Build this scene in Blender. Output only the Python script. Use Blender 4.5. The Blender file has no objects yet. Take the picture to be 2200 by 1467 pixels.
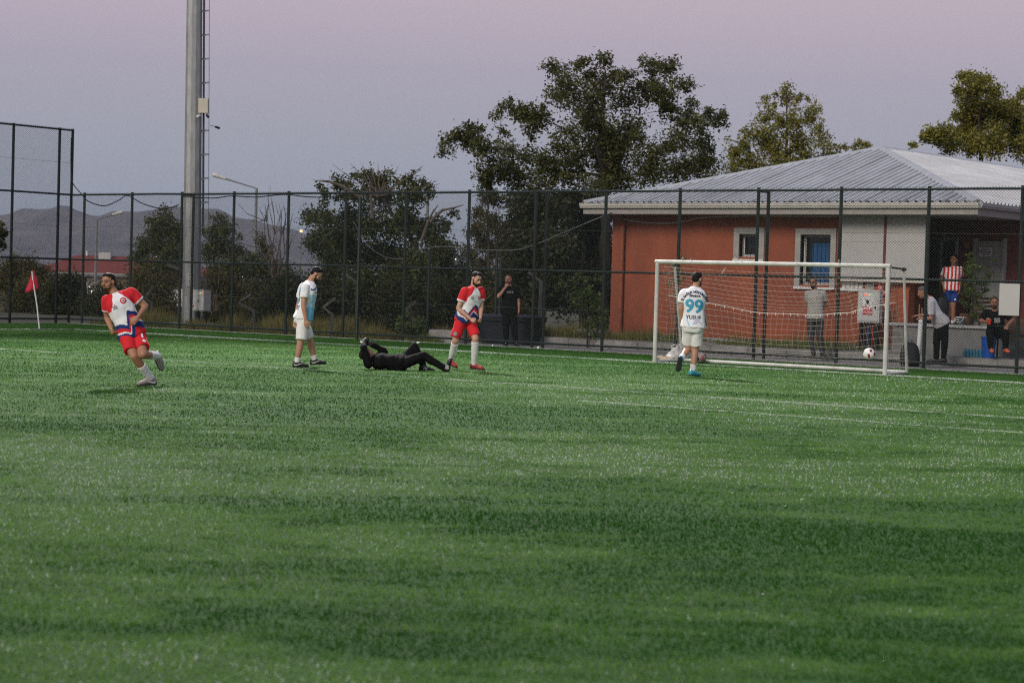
import bpy, bmesh, math, random
import numpy as np
from mathutils import Vector, Matrix, noise
from mathutils.bvhtree import BVHTree

R_ = math.radians
SC = bpy.context.scene
COL = SC.collection
random.seed(7)
RNG = np.random.default_rng(7)

# ------------------------------------------------------------------ camera
# world: X runs along the goal line, Y points outward over the end fence (fence at Y=0), Z up
CAM = Vector((27.828, -36.749, 1.497))
_f = Vector((-0.6113784, 0.7907928, -0.02938003))
_r = Vector((0.79029203, 0.61205767, 0.02870403))
_u = Vector((-0.04068121, 0.00566978, 0.99915609))
cam_d = bpy.data.cameras.new("camera")
cam = bpy.data.objects.new("camera", cam_d)
COL.objects.link(cam)
cam.matrix_world = Matrix(((_r.x, _u.x, -_f.x, CAM.x), (_r.y, _u.y, -_f.y, CAM.y), (_r.z, _u.z, -_f.z, CAM.z), (0, 0, 0, 1)))
cam_d.sensor_width = 36.0
cam_d.lens = 70.0
cam_d.clip_start = 0.1
cam_d.clip_end = 20000
cam_d.dof.use_dof = True
cam_d.dof.focus_distance = 33.5
cam_d.dof.aperture_fstop = 3.4
SC.camera = cam

# ------------------------------------------------------------------ sky and light (dusk, sun just down behind the camera)
wd = bpy.data.worlds.new("World")
SC.world = wd
wd.use_nodes = True
nt = wd.node_tree
nt.nodes.clear()
w_out = nt.nodes.new("ShaderNodeOutputWorld")
sky = nt.nodes.new("ShaderNodeTexSky")
sky.sky_type = 'NISHITA'
sky.sun_disc = False
sky.sun_elevation = R_(1.5)
sky.sun_rotation = R_(177)
sky.air_density = 1.0
sky.dust_density = 1.5
bg1 = nt.nodes.new("ShaderNodeBackground")
bg1.inputs[1].default_value = 0.03
nt.links.new(sky.outputs[0], bg1.inputs[0])
tc = nt.nodes.new("ShaderNodeTexCoord")
sx = nt.nodes.new("ShaderNodeSeparateXYZ")
nt.links.new(tc.outputs["Generated"], sx.inputs[0])
rp = nt.nodes.new("ShaderNodeValToRGB")        # earth shadow, pink belt above it, pale blue overhead
nt.links.new(sx.outputs["Z"], rp.inputs[0])
els = rp.color_ramp.elements
els[0].position = 0.0; els[0].color = (0.225, 0.26, 0.34, 1)
els[1].position = 1.0; els[1].color = (0.30, 0.36, 0.50, 1)
for p, c in ((0.03, (0.253, 0.308, 0.392)), (0.06, (0.287, 0.317, 0.407)), (0.105, (0.352, 0.327, 0.427)), (0.14, (0.452, 0.372, 0.462)), (0.22, (0.44, 0.39, 0.49)), (0.35, (0.42, 0.40, 0.51)), (0.6, (0.36, 0.39, 0.51))):
    e = els.new(p); e.color = (*c, 1)
bg2 = nt.nodes.new("ShaderNodeBackground")
bg2.inputs[1].default_value = 1.03
nt.links.new(rp.outputs[0], bg2.inputs[0])
ad = nt.nodes.new("ShaderNodeAddShader")
nt.links.new(bg1.outputs[0], ad.inputs[0])
nt.links.new(bg2.outputs[0], ad.inputs[1])
nt.links.new(ad.outputs[0], w_out.inputs[0])

sun_d = bpy.data.lights.new("sun", 'SUN')
sun_d.energy = 2.4
sun_d.angle = R_(24)
sun_d.color = (1.0, 0.92, 0.80)
sun = bpy.data.objects.new("sun", sun_d)
COL.objects.link(sun)
sun.location = (20, -40, 20)
_sd = Vector((-0.05, 0.86, -0.50))               # light travels away from the camera, over its left shoulder
sun.rotation_euler = _sd.to_track_quat('-Z', 'Y').to_euler()

SC.view_settings.view_transform = 'Standard'
SC.view_settings.look = 'None'
SC.view_settings.exposure = 0.0
SC.view_settings.gamma = 1.0
SC.view_settings.use_curve_mapping = False
SC.render.engine = 'CYCLES'
SC.cycles.max_bounces = 4
SC.cycles.transparent_max_bounces = 4
SC.cycles.use_denoising = False
SC.cycles.filter_width = 1.15
SC.cycles.sample_clamp_direct = 4.0
SC.cycles.sample_clamp_indirect = 3.0

# ------------------------------------------------------------------ materials
MATS = {}
def mat(name, rgb, rough=0.7, vary=0.15, scale=6.0, bump=0.0, bscale=40.0, spec=0.4, metal=0.0, rgb2=None, emit=None, est=1.0, detail=4.0, attr=None, trans=0.0, stretch=None, sheen=0.0):
    if name in MATS: return MATS[name]
    m = bpy.data.materials.new(name); m.use_nodes = True
    t = m.node_tree; n = t.nodes; b = n["Principled BSDF"]
    b.inputs["Roughness"].default_value = rough
    b.inputs["Metallic"].default_value = metal
    b.inputs["Specular IOR Level"].default_value = spec
    if sheen: b.inputs["Sheen Weight"].default_value = sheen
    c2 = rgb2 or tuple(max(0, x * (1 - vary * 2)) for x in rgb)
    co = n.new("ShaderNodeTexCoord")
    src = co.outputs["Object"]
    if stretch:
        mp = n.new("ShaderNodeMapping"); mp.inputs["Scale"].default_value = stretch
        t.links.new(src, mp.inputs[0]); src = mp.outputs[0]
    nz = n.new("ShaderNodeTexNoise"); nz.inputs["Scale"].default_value = scale; nz.inputs["Detail"].default_value = detail
    nz.inputs["Roughness"].default_value = 0.62
    t.links.new(src, nz.inputs["Vector"])
    mr = n.new("ShaderNodeMapRange"); mr.inputs[1].default_value = 0.32; mr.inputs[2].default_value = 0.68
    if attr:
        at = n.new("ShaderNodeAttribute"); at.attribute_name = attr
        t.links.new(at.outputs["Fac"], mr.inputs[0]); mr.inputs[1].default_value = 0; mr.inputs[2].default_value = 1
    else:
        t.links.new(nz.outputs["Fac"], mr.inputs[0])
    mx = n.new("ShaderNodeMix"); mx.data_type = 'RGBA'
    mx.inputs[6].default_value = (*c2, 1); mx.inputs[7].default_value = (*rgb, 1)
    t.links.new(mr.outputs[0], mx.inputs[0])
    t.links.new(mx.outputs[2], b.inputs["Base Color"])
    if bump:
        n2 = n.new("ShaderNodeTexNoise"); n2.inputs["Scale"].default_value = bscale; n2.inputs["Detail"].default_value = 3
        t.links.new(src, n2.inputs["Vector"])
        bp = n.new("ShaderNodeBump"); bp.inputs["Strength"].default_value = bump; bp.inputs["Distance"].default_value = 0.02
        t.links.new(n2.outputs["Fac"], bp.inputs["Height"]); t.links.new(bp.outputs[0], b.inputs["Normal"])
    if emit:
        b.inputs["Emission Color"].default_value = (*emit, 1); b.inputs["Emission Strength"].default_value = est
    if trans:
        tr = n.new("ShaderNodeBsdfTranslucent"); t.links.new(mx.outputs[2], tr.inputs[0])
        ms = n.new("ShaderNodeMixShader"); ms.inputs[0].default_value = trans
        t.links.new(b.outputs[0], ms.inputs[1]); t.links.new(tr.outputs[0], ms.inputs[2])
        t.links.new(ms.outputs[0], n["Material Output"].inputs[0])
    MATS[name] = m
    return m

# ------------------------------------------------------------------ mesh helpers
def tag(o, label=None, cat=None, group=None, kind=None):
    if label: o["label"] = label
    if cat: o["category"] = cat
    if group: o["group"] = group
    if kind: o["kind"] = kind
    return o
def empty(name, loc, rz=0.0):
    o = bpy.data.objects.new(name, None); COL.objects.link(o)
    o.location = loc; o.rotation_euler = (0, 0, rz); o.empty_display_size = 0.2
    return o
def link(name, me, parent=None):
    o = bpy.data.objects.new(name, me); COL.objects.link(o)
    if parent: o.parent = parent
    return o
class MB:
    """collects shapes, then links them as one mesh object"""
    def __init__(s): s.v = []; s.f = []; s.mi = []; s.cur = 0
    def add(s, vs, fs):
        k = len(s.v); s.v += [tuple(p) for p in vs]; s.f += [tuple(i + k for i in f) for f in fs]; s.mi += [s.cur] * len(fs)
    def box(s, c, d, M=None):
        x, y, z = d[0] / 2, d[1] / 2, d[2] / 2
        vs = [Vector((a * x, b * y, e * z)) for a in (-1, 1) for b in (-1, 1) for e in (-1, 1)]
        if M is not None: vs = [M @ p for p in vs]
        vs = [p + Vector(c) for p in vs]
        s.add(vs, [(0, 1, 3, 2), (4, 6, 7, 5), (0, 4, 5, 1), (2, 3, 7, 6), (0, 2, 6, 4), (1, 5, 7, 3)])
    def bb(s, x0, x1, y0, y1, z0, z1):
        s.box(((x0 + x1) / 2, (y0 + y1) / 2, (z0 + z1) / 2), (x1 - x0, y1 - y0, z1 - z0))
    def loft(s, rings, caps=True):
        n = len(rings[0]); vs = [p for r in rings for p in r]; fs = []
        for i in range(len(rings) - 1):
            for j in range(n):
                a, b = i * n + j, i * n + (j + 1) % n
                fs.append((a, b, b + n, a + n))
        if caps:
            fs.append(tuple(range(n))[::-1]); fs.append(tuple(range((len(rings) - 1) * n, len(rings) * n)))
        s.add(vs, fs)
    def tube(s, pts, r, n=8, caps=True, ref=None):
        pts = [Vector(p) for p in pts]; rs = r if isinstance(r, (list, tuple)) else [r] * len(pts)
        rings = []; prev = None
        for i, p in enumerate(pts):
            d = (pts[min(i + 1, len(pts) - 1)] - pts[max(i - 1, 0)])
            d = d.normalized() if d.length > 1e-9 else Vector((0, 0, 1))
            a = ref if ref is not None else (prev if prev is not None else (Vector((0, 0, 1)) if abs(d.z) < .9 else Vector((1, 0, 0))))
            u = (a - d * a.dot(d))
            u = u.normalized() if u.length > 1e-6 else d.orthogonal().normalized()
            prev = u; w = d.cross(u)
            rings.append([p + (u * math.cos(2 * math.pi * k / n) + w * math.sin(2 * math.pi * k / n)) * rs[i] for k in range(n)])
        s.loft(rings, caps)
    def capsule(s, a, ra, b, rb, n=12, mid=None):
        a, b = Vector(a), Vector(b); d = b - a; L = max(d.length, 1e-6); d /= L
        pts, rs = [], []
        for k in range(4):
            t = math.pi / 2 * (k / 4); pts.append(a - d * ra * math.cos(t)); rs.append(max(ra * math.sin(t), 1e-4))
        pts.append(a); rs.append(ra)
        if mid:
            for t, r in mid: pts.append(a + d * L * t); rs.append(r)
        pts.append(b); rs.append(rb)
        for k in range(3, -1, -1):
            t = math.pi / 2 * (k / 4); pts.append(b + d * rb * math.cos(t)); rs.append(max(rb * math.sin(t), 1e-4))
        s.tube(pts, rs, n)
    def ellipsoid(s, c, r, M=None, nu=16, nv=10):
        c = Vector(c); rings = []
        for i in range(1, nv):
            t = math.pi * i / nv
            ring = [Vector((r[0] * math.sin(t) * math.cos(2 * math.pi * j / nu), r[1] * math.sin(t) * math.sin(2 * math.pi * j / nu), r[2] * math.cos(t))) for j in range(nu)]
            rings.append([(M @ p if M is not None else p) + c for p in ring])
        s.loft(rings[::-1], True)
    def mesh(s, name, mats):
        me = bpy.data.meshes.new(name); me.from_pydata(s.v, [], s.f)
        for m in (mats if isinstance(mats, (list, tuple)) else [mats]): me.materials.append(m)
        if any(s.mi): me.polygons.foreach_set("material_index", s.mi)
        me.update(); return me
    def build(s, name, mats, parent=None, smooth=False):
        me = s.mesh(name, mats)
        if smooth: me.polygons.foreach_set("use_smooth", [True] * len(me.polygons))
        return link(name, me, parent)
def fix_normals(me):
    bm = bmesh.new(); bm.from_mesh(me); bmesh.ops.recalc_face_normals(bm, faces=bm.faces); bm.to_mesh(me); bm.free()
def np_mesh(name, V, F, mats, parent=None, attr=None, mi=None, smooth=False):
    """fast mesh from arrays; F is (n,3) or (n,4)"""
    me = bpy.data.meshes.new(name); k = F.shape[1]
    me.vertices.add(len(V)); me.vertices.foreach_set("co", np.ascontiguousarray(V, np.float32).ravel())
    me.loops.add(F.size); me.loops.foreach_set("vertex_index", np.ascontiguousarray(F, np.int32).ravel())
    me.polygons.add(len(F)); me.polygons.foreach_set("loop_start", np.arange(0, F.size, k, dtype=np.int32))
    for m in (mats if isinstance(mats, (list, tuple)) else [mats]): me.materials.append(m)
    if mi is not None: me.polygons.foreach_set("material_index", mi.astype(np.int32))
    if attr is not None:
        a = me.attributes.new("tint", 'FLOAT', 'POINT'); a.data.foreach_set("value", attr.astype(np.float32))
    if smooth: me.polygons.foreach_set("use_smooth", np.ones(len(F), bool))
    me.update(calc_edges=True); me.validate()
    return link(name, me, parent)
def wires(name, A, B, r, m, parent=None):
    """many straight thin three-sided wires as one mesh"""
    A = np.asarray(A, float); B = np.asarray(B, float); d = B - A
    d /= np.linalg.norm(d, axis=1)[:, None] + 1e-12
    ref = np.where(np.abs(d[:, 2:3]) < .9, np.array([[0, 0, 1.]]), np.array([[1., 0, 0]]))
    u = np.cross(d, ref); u /= np.linalg.norm(u, axis=1)[:, None]; w = np.cross(d, u); n = len(A)
    V = np.zeros((n, 6, 3))
    for k in range(3):
        o = (u * math.cos(2.0944 * k + .5) + w * math.sin(2.0944 * k + .5)) * r
        V[:, k] = A + o; V[:, 3 + k] = B + o
    base = np.arange(n)[:, None] * 6
    F = np.concatenate([base + np.array([[k, (k + 1) % 3, 3 + (k + 1) % 3, 3 + k]]) for k in range(3)])
    return np_mesh(name, V.reshape(-1, 3), F, m, parent)
FONT_CACHE = {}
def text_polys(txt, size, spacing=1.0, bold=0.0, arc=None):
    """flat triangulated letters as (2D points, triangles), centred on the origin"""
    cu = bpy.data.curves.new("letters", 'FONT'); cu.body = txt; cu.size = size; cu.align_x = 'CENTER'; cu.align_y = 'CENTER'
    cu.space_character = spacing; cu.offset = bold; cu.resolution_u = 3
    o = bpy.data.objects.new("letters", cu); COL.objects.link(o)
    dg = bpy.context.evaluated_depsgraph_get(); dg.update()
    me = bpy.data.meshes.new_from_object(o.evaluated_get(dg)); COL.objects.unlink(o)
    bpy.data.objects.remove(o); bpy.data.curves.remove(cu)
    bm = bmesh.new(); bm.from_mesh(me); bmesh.ops.triangulate(bm, faces=bm.faces); bm.verts.index_update()
    P = [(v.co.x, v.co.y) for v in bm.verts]; T = [tuple(v.index for v in f.verts) for f in bm.faces]
    bm.free(); bpy.data.meshes.remove(me)
    if arc: P = [((arc + y) * math.sin(x / arc), (arc + y) * math.cos(x / arc) - arc) for x, y in P]
    return P, T
def flat_text(name, txt, size, c, ax, ay, m, parent, **k):
    P, T = text_polys(txt, size, **k); ax, ay, c = Vector(ax).normalized(), Vector(ay).normalized(), Vector(c)
    b = MB(); b.add([c + ax * x + ay * y for x, y in P], T)
    return b.build(name, m, parent)
# ---- measured positions, metres: joints relative to each person's feet; trunk lines and leaf clumps (x, y, z, radius)
POSE={}
TREE={}
POSE['p1']=dict(base=(8.035,-18.919,0.0),head=(-0.587, 0.04, 1.351),neck=(-0.507, 0.056, 1.212),shR=(-0.602, 0.013, 1.116),shL=(-0.295, 0.116, 1.224),elR=(-0.602, 0.086, 0.882),wrR=(-0.52, -0.038, 0.743),elL=(-0.109, 0.151, 1.047),wrL=(-0.162, -0.053, 0.916),pelvis=(-0.268, 0.07, 0.685),hipR=(-0.339, 0.019, 0.659),hipL=(-0.195, 0.12, 0.679),knR=(-0.177, -0.208, 0.396),anR=(0.014, 0.003, 0.092),knL=(-0.063, -0.188, 0.423),anL=(0.073, 0.172, 0.395))
POSE['p2']=dict(base=(4.848,-12.721,0.0),head=(0.2, 0.045, 1.545),neck=(0.099, 0.042, 1.435),shR=(0.045, -0.131, 1.327),shL=(-0.031, 0.229, 1.329),elR=(0.024, -0.19, 1.038),wrR=(0.071, -0.197, 0.794),elL=(-0.107, 0.3, 1.029),wrL=(-0.145, 0.263, 0.787),pelvis=(-0.002, 0.024, 0.802),hipR=(0.022, -0.062, 0.784),hipL=(-0.029, 0.113, 0.779),knR=(-0.019, -0.108, 0.394),anR=(-0.067, -0.098, 0.077),knL=(0.122, 0.113, 0.426),anL=(0.197, 0.123, 0.115))
POSE['p3']=dict(base=(6.085,-11.944,0.0),head=(-0.37, 0.047, 0.243),neck=(-0.297, 0.024, 0.136),shR=(-0.318, -0.167, 0.098),shL=(-0.273, 0.204, 0.148),elR=(-0.402, -0.21, 0.355),wrR=(-0.426, 0.012, 0.416),elL=(-0.083, 0.249, 0.29),wrL=(-0.312, 0.132, 0.415),pelvis=(0.224, 0.003, 0.116),hipR=(0.239, -0.087, 0.111),hipL=(0.227, 0.104, 0.13),knR=(0.58, -0.093, 0.252),anR=(0.945, -0.118, 0.055),knL=(0.402, 0.211, 0.383),anL=(0.575, 0.122, 0.071))
POSE['p4']=dict(base=(6.798,-10.571,0.0),head=(-0.007, 0.045, 1.544),neck=(-0.038, 0.071, 1.405),shR=(-0.19, -0.041, 1.334),shL=(0.073, 0.16, 1.347),elR=(-0.292, -0.07, 1.037),wrR=(-0.082, -0.134, 0.871),elL=(0.086, 0.131, 1.066),wrL=(0.082, 0.006, 0.9),pelvis=(-0.167, 0.085, 0.858),hipR=(-0.251, 0.024, 0.823),hipL=(-0.086, 0.124, 0.826),knR=(-0.329, 0.014, 0.493),anR=(-0.403, 0.255, 0.153),knL=(0.007, -0.084, 0.539),anL=(-0.004, 0.043, 0.099))
POSE['p5']=dict(base=(9.713,-8.301,0.0),head=(0.034, 0.068, 1.646),neck=(0.007, 0.045, 1.519),shL=(-0.19, 0.071, 1.398),shR=(0.093, 0.041, 1.399),elL=(-0.23, 0.064, 1.143),wrL=(-0.204, 0.147, 0.918),elR=(0.13, 0.033, 1.118),wrR=(0.224, 0.086, 0.888),pelvis=(-0.027, 0.025, 0.838),hipL=(-0.103, 0.024, 0.815),hipR=(0.056, 0.024, 0.819),knL=(-0.069, 0.135, 0.493),anL=(-0.231, -0.191, 0.298),knR=(0.033, 0.074, 0.469),anR=(-0.006, 0.003, 0.094))
POSE['s1']=dict(base=(-1.087,0.600,-0.019),head=(-0.097, 0.047, 1.592),neck=(-0.07, 0.062, 1.438),shR=(-0.265, 0.04, 1.358),shL=(0.111, 0.04, 1.365),elR=(-0.319, -0.125, 1.178),wrR=(-0.157, -0.109, 1.408),elL=(0.161, 0.051, 1.068),wrL=(0.168, -0.015, 0.843),pelvis=(-0.043, 0.025, 0.837),hipR=(-0.136, 0.024, 0.806),hipL=(0.052, 0.024, 0.811),knR=(-0.121, -0.018, 0.421),anR=(-0.1, 0.002, 0.072),knL=(0.078, -0.017, 0.427),anL=(0.12, 0.002, 0.079))
POSE['s2']=dict(base=(6.777,1.300,0.068),head=(-0.149, 0.047, 1.614),neck=(-0.102, 0.063, 1.463),shR=(-0.265, 0.041, 1.387),shL=(0.059, 0.041, 1.396),elR=(-0.27, 0.133, 1.134),wrR=(-0.106, 0.188, 0.948),elL=(0.148, 0.134, 1.146),wrL=(0.007, 0.198, 0.951),pelvis=(-0.087, 0.025, 0.841),hipR=(-0.176, 0.024, 0.806),hipL=(0.003, 0.024, 0.812),knR=(-0.158, -0.007, 0.445),anR=(-0.097, 0.002, 0.068),knL=(0.023, -0.007, 0.45),anL=(0.1, 0.002, 0.074))
POSE['s3']=dict(base=(8.042,5.200,0.734),head=(-0.01, 0.046, 1.578),neck=(-0.016, 0.062, 1.419),shR=(-0.198, 0.039, 1.341),shL=(0.148, 0.04, 1.366),elR=(-0.26, 0.114, 1.152),wrR=(-0.227, -0.022, 0.944),elL=(0.156, 0.093, 1.128),wrL=(0.115, -0.033, 0.925),pelvis=(-0.048, 0.026, 0.898),hipR=(-0.134, 0.026, 0.874),hipL=(0.032, 0.026, 0.879),knR=(-0.121, -0.005, 0.499),anR=(-0.106, 0.004, 0.124),knL=(-0.005, -0.005, 0.502),anL=(0.01, 0.004, 0.127))
POSE['s4']=dict(base=(9.674,1.200,0.105),head=(-0.399, 0.042, 1.443),neck=(-0.29, 0.039, 1.341),shR=(-0.207, 0.177, 1.267),shL=(-0.25, -0.124, 1.24),elR=(-0.272, 0.229, 0.978),wrR=(-0.434, 0.228, 0.954),elL=(-0.249, -0.173, 0.909),wrL=(-0.398, -0.074, 0.903),pelvis=(0.015, 0.024, 0.818),hipR=(-0.029, 0.083, 0.777),hipL=(0.06, -0.037, 0.782),knR=(-0.072, 0.042, 0.415),anR=(-0.061, 0.062, 0.062),knL=(0.075, -0.068, 0.423),anL=(0.061, -0.058, 0.071))
POSE['s5']=dict(base=(10.431,2.250,0.328),head=(-0.053, 0.031, 1.044),neck=(-0.033, 0.056, 0.881),shR=(-0.227, 0.054, 0.818),shL=(0.185, 0.054, 0.829),elR=(-0.321, 0.039, 0.652),wrR=(-0.268, -0.141, 0.647),elL=(0.347, 0.071, 0.699),wrL=(0.173, -0.183, 0.585),pelvis=(0.017, 0.132, 0.419),hipR=(-0.084, 0.112, 0.407),hipL=(0.109, 0.112, 0.413),knR=(-0.223, -0.308, 0.423),anR=(-0.165, -0.278, 0.081),knL=(0.119, -0.307, 0.433),anL=(0.135, -0.257, 0.089))
TREE['oak']=dict(trunk=[(-6.71,12.38,0.42),(-6.76,12.41,2.25),(-6.81,12.44,4.07),(-6.89,12.41,4.91),(-7.21,12.56,5.62),(-7.13,12.53,6.46),(-6.94,12.46,7.29),(-6.97,12.46,7.99)],clumps=[(-8.01,13.92,8.50,0.28),(-7.53,12.09,8.12,0.25),(-9.28,13.09,8.18,0.34),(-6.79,10.46,7.30,0.48),(-7.31,12.73,7.61,0.48),(-6.18,12.44,7.75,0.28),(-6.60,14.28,8.28,0.31),(-4.73,12.54,7.93,0.34),(-6.45,14.73,7.63,0.42),(-5.18,14.05,7.59,0.34),(-7.30,14.22,7.25,0.59),(-7.26,12.08,6.78,0.62),(-7.94,11.33,7.15,0.31),(-6.01,14.63,6.89,0.42),(-5.88,15.73,7.20,0.28),(-4.41,13.73,6.42,0.31),(-5.25,16.12,6.68,0.31),(-5.03,16.09,6.84,0.20),(-4.46,12.69,5.86,0.45),(-4.79,14.62,5.94,0.36),(-6.75,13.60,6.26,0.53),(-7.97,13.86,6.02,0.59),(-7.81,12.56,5.56,0.48),(-6.96,10.54,5.89,0.45),(-8.46,11.24,6.46,0.39),(-8.84,10.93,6.66,0.36),(-9.23,10.67,6.81,0.31),(-10.61,11.92,6.72,0.25),(-8.31,10.60,6.23,0.31),(-9.36,9.14,6.08,0.20),(-10.38,9.86,5.91,0.31),(-10.99,9.98,5.79,0.28),(-11.82,10.84,5.51,0.22),(-10.25,10.26,5.73,0.34),(-9.12,9.53,5.44,0.42),(-10.26,12.00,5.57,0.42),(-8.73,10.96,5.33,0.42),(-9.83,11.02,4.93,0.45),(-9.78,10.05,4.86,0.25),(-7.56,10.46,5.07,0.45),(-10.14,10.86,4.49,0.25),(-9.55,11.71,4.61,0.48),(-7.58,10.29,4.51,0.42),(-7.58,11.67,4.87,0.50),(-6.21,12.25,5.31,0.48),(-5.02,12.21,5.42,0.42),(-5.22,12.29,4.81,0.56),(-6.15,15.33,5.15,0.59),(-5.30,15.60,5.30,0.48),(-4.03,14.02,4.70,0.34),(-7.05,13.49,4.69,0.48),(-6.09,10.69,4.45,0.42),(-6.53,14.88,7.36,0.31),(-6.14,13.27,7.48,0.28),(-7.60,13.50,5.34,0.48),(-6.55,11.59,6.23,0.42),(-6.44,12.12,4.61,0.42),(-6.31,12.12,5.71,0.39),(-6.00,15.55,6.75,0.25),(-5.84,12.90,5.90,0.25)])
TREE['plane']=dict(trunk=[(-10.38,29.77,0.34),(-10.52,29.79,3.71),(-10.57,29.82,5.49),(-10.67,29.81,7.26),(-10.74,29.82,9.04)],clumps=[(-10.75,29.82,9.25,0.20),(-11.56,31.26,8.93,0.32),(-12.06,30.62,8.89,0.21),(-11.14,29.00,8.18,0.39),(-9.99,29.51,8.89,0.16),(-10.63,31.29,8.95,0.16),(-9.32,29.09,8.05,0.36),(-10.35,29.58,7.77,0.57),(-10.47,31.72,8.52,0.16),(-10.40,31.93,7.59,0.39),(-10.88,28.43,7.34,0.50),(-11.08,27.58,7.36,0.23),(-12.46,29.72,7.08,0.39),(-12.44,28.97,6.61,0.36),(-10.59,28.66,6.82,0.60),(-10.24,30.15,6.83,0.57),(-8.64,29.42,6.98,0.25),(-9.80,31.37,6.64,0.32),(-12.38,28.56,6.05,0.39),(-11.99,29.68,6.20,0.53),(-10.01,28.40,6.01,0.50),(-10.18,30.81,6.16,0.43),(-12.22,28.02,7.16,0.14),(-9.10,31.00,6.93,0.16),(-8.61,30.64,7.00,0.14)])
TREE['sapling_behind_roof']=dict(trunk=[(-9.96,35.16,0.36),(-10.18,35.19,5.78),(-10.29,35.17,7.56)],clumps=[(-10.46,35.21,7.51,0.17),(-10.17,35.34,7.40,0.15),(-10.63,35.04,7.24,0.11),(-10.07,34.77,7.06,0.22)])
TREE['right']=dict(trunk=[(-0.23,24.98,0.68),(-0.39,25.01,4.38),(-0.50,25.00,6.69),(-0.70,24.92,8.53)],clumps=[(-0.60,23.75,8.64,0.23),(-0.04,23.48,8.40,0.31),(-0.21,24.77,8.68,0.17),(-0.77,24.75,8.03,0.40),(0.39,23.98,8.13,0.25),(-0.79,25.57,7.51,0.49),(-1.14,24.51,8.28,0.17),(-0.03,25.40,7.63,0.40),(0.18,26.02,7.96,0.20),(-0.13,27.33,8.35,0.19),(-1.24,24.87,7.47,0.20),(-0.81,22.91,6.76,0.26),(-1.26,22.81,6.69,0.25),(-1.15,25.39,6.81,0.49),(0.04,24.61,6.57,0.52),(-0.02,26.55,7.10,0.49),(0.61,25.90,6.42,0.40),(-1.13,23.96,6.44,0.31),(-2.67,24.41,6.50,0.11),(-1.49,22.79,6.57,0.12),(1.14,25.33,7.59,0.31),(1.40,25.53,6.84,0.46)])
TREE['walnut']=dict(trunk=[(-7.20,4.41,0.26),(-7.20,4.46,1.52),(-7.52,4.50,2.53),(-7.82,4.04,3.14),(-8.14,3.81,3.76),(-8.36,3.66,4.13)],clumps=[(-8.98,2.86,4.22,0.13),(-9.78,4.10,4.11,0.19),(-9.09,4.28,4.33,0.20),(-8.70,4.62,4.26,0.23),(-7.94,4.48,4.18,0.20),(-6.55,3.20,4.31,0.10),(-8.90,2.42,3.76,0.15),(-8.74,3.35,3.74,0.33),(-8.93,4.71,3.75,0.38),(-7.27,3.97,3.70,0.33),(-7.25,4.70,4.00,0.13),(-10.32,3.43,3.17,0.23),(-9.08,2.46,2.95,0.33),(-9.41,3.74,2.93,0.45),(-8.50,3.87,2.94,0.50),(-7.66,4.25,2.96,0.45),(-7.26,4.96,2.87,0.38),(-6.68,4.84,2.42,0.28),(-8.68,1.87,2.31,0.28),(-9.89,3.91,2.23,0.40),(-9.42,4.54,2.12,0.50),(-8.43,4.79,2.15,0.50),(-6.89,4.16,2.03,0.45),(-7.01,5.11,1.67,0.38),(-6.91,5.70,1.43,0.33),(-7.85,2.29,1.34,0.50),(-8.61,4.45,1.24,0.50),(-6.52,3.39,1.15,0.45),(-7.41,6.03,3.36,0.10),(-7.14,3.52,1.51,0.45),(-7.82,5.71,1.02,0.38),(-6.73,3.81,1.65,0.43),(-6.94,4.81,2.04,0.38),(-8.17,4.94,0.74,0.38),(-9.40,4.58,0.83,0.43),(-9.67,3.33,1.45,0.38)])
TREE['mast_tree']=dict(trunk=[(-21.08,8.84,-0.16),(-21.20,8.80,1.30),(-21.54,8.57,2.22),(-21.74,8.46,3.29)],clumps=[(-22.45,9.10,3.55,0.22),(-21.62,8.16,3.16,0.31),(-22.59,8.67,2.91,0.25),(-21.21,8.44,2.91,0.28),(-23.10,8.89,2.44,0.37),(-22.24,9.00,2.30,0.49),(-20.93,8.62,2.30,0.37),(-22.99,8.44,1.96,0.28),(-20.97,7.45,1.59,0.46),(-22.16,9.57,1.45,0.46)])
TREE['mast_tree2']=dict(trunk=[(-18.18,8.55,-0.06),(-18.29,8.52,1.21),(-18.63,8.29,2.25),(-18.81,8.19,3.14)],clumps=[(-19.30,8.49,3.27,0.22),(-18.33,7.94,2.95,0.27),(-19.37,8.26,2.84,0.24),(-19.33,8.76,2.40,0.36),(-19.36,8.18,2.16,0.36),(-19.17,9.24,2.19,0.30),(-17.65,8.77,2.65,0.18),(-17.32,8.66,2.20,0.27),(-17.76,8.49,1.74,0.42),(-16.99,8.77,1.69,0.36),(-18.56,8.25,1.57,0.45),(-17.56,10.00,1.40,0.39),(-18.50,9.68,1.15,0.45)])
TREE['pale']=dict(trunk=[(-11.91,13.41,0.17),(-12.00,13.42,2.19),(-12.07,13.41,3.53),(-12.15,13.39,4.58)],clumps=[(-12.35,13.65,4.71,0.15),(-12.63,13.88,4.23,0.27),(-12.60,14.45,4.18,0.27),(-12.53,13.54,3.69,0.30),(-11.31,12.73,3.43,0.36),(-12.58,13.38,3.08,0.30),(-10.91,12.83,3.07,0.39),(-12.28,13.76,2.64,0.42),(-13.36,13.89,2.48,0.27),(-11.45,13.81,2.36,0.39),(-12.87,14.05,1.89,0.39),(-10.91,12.78,1.60,0.42)])
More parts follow.
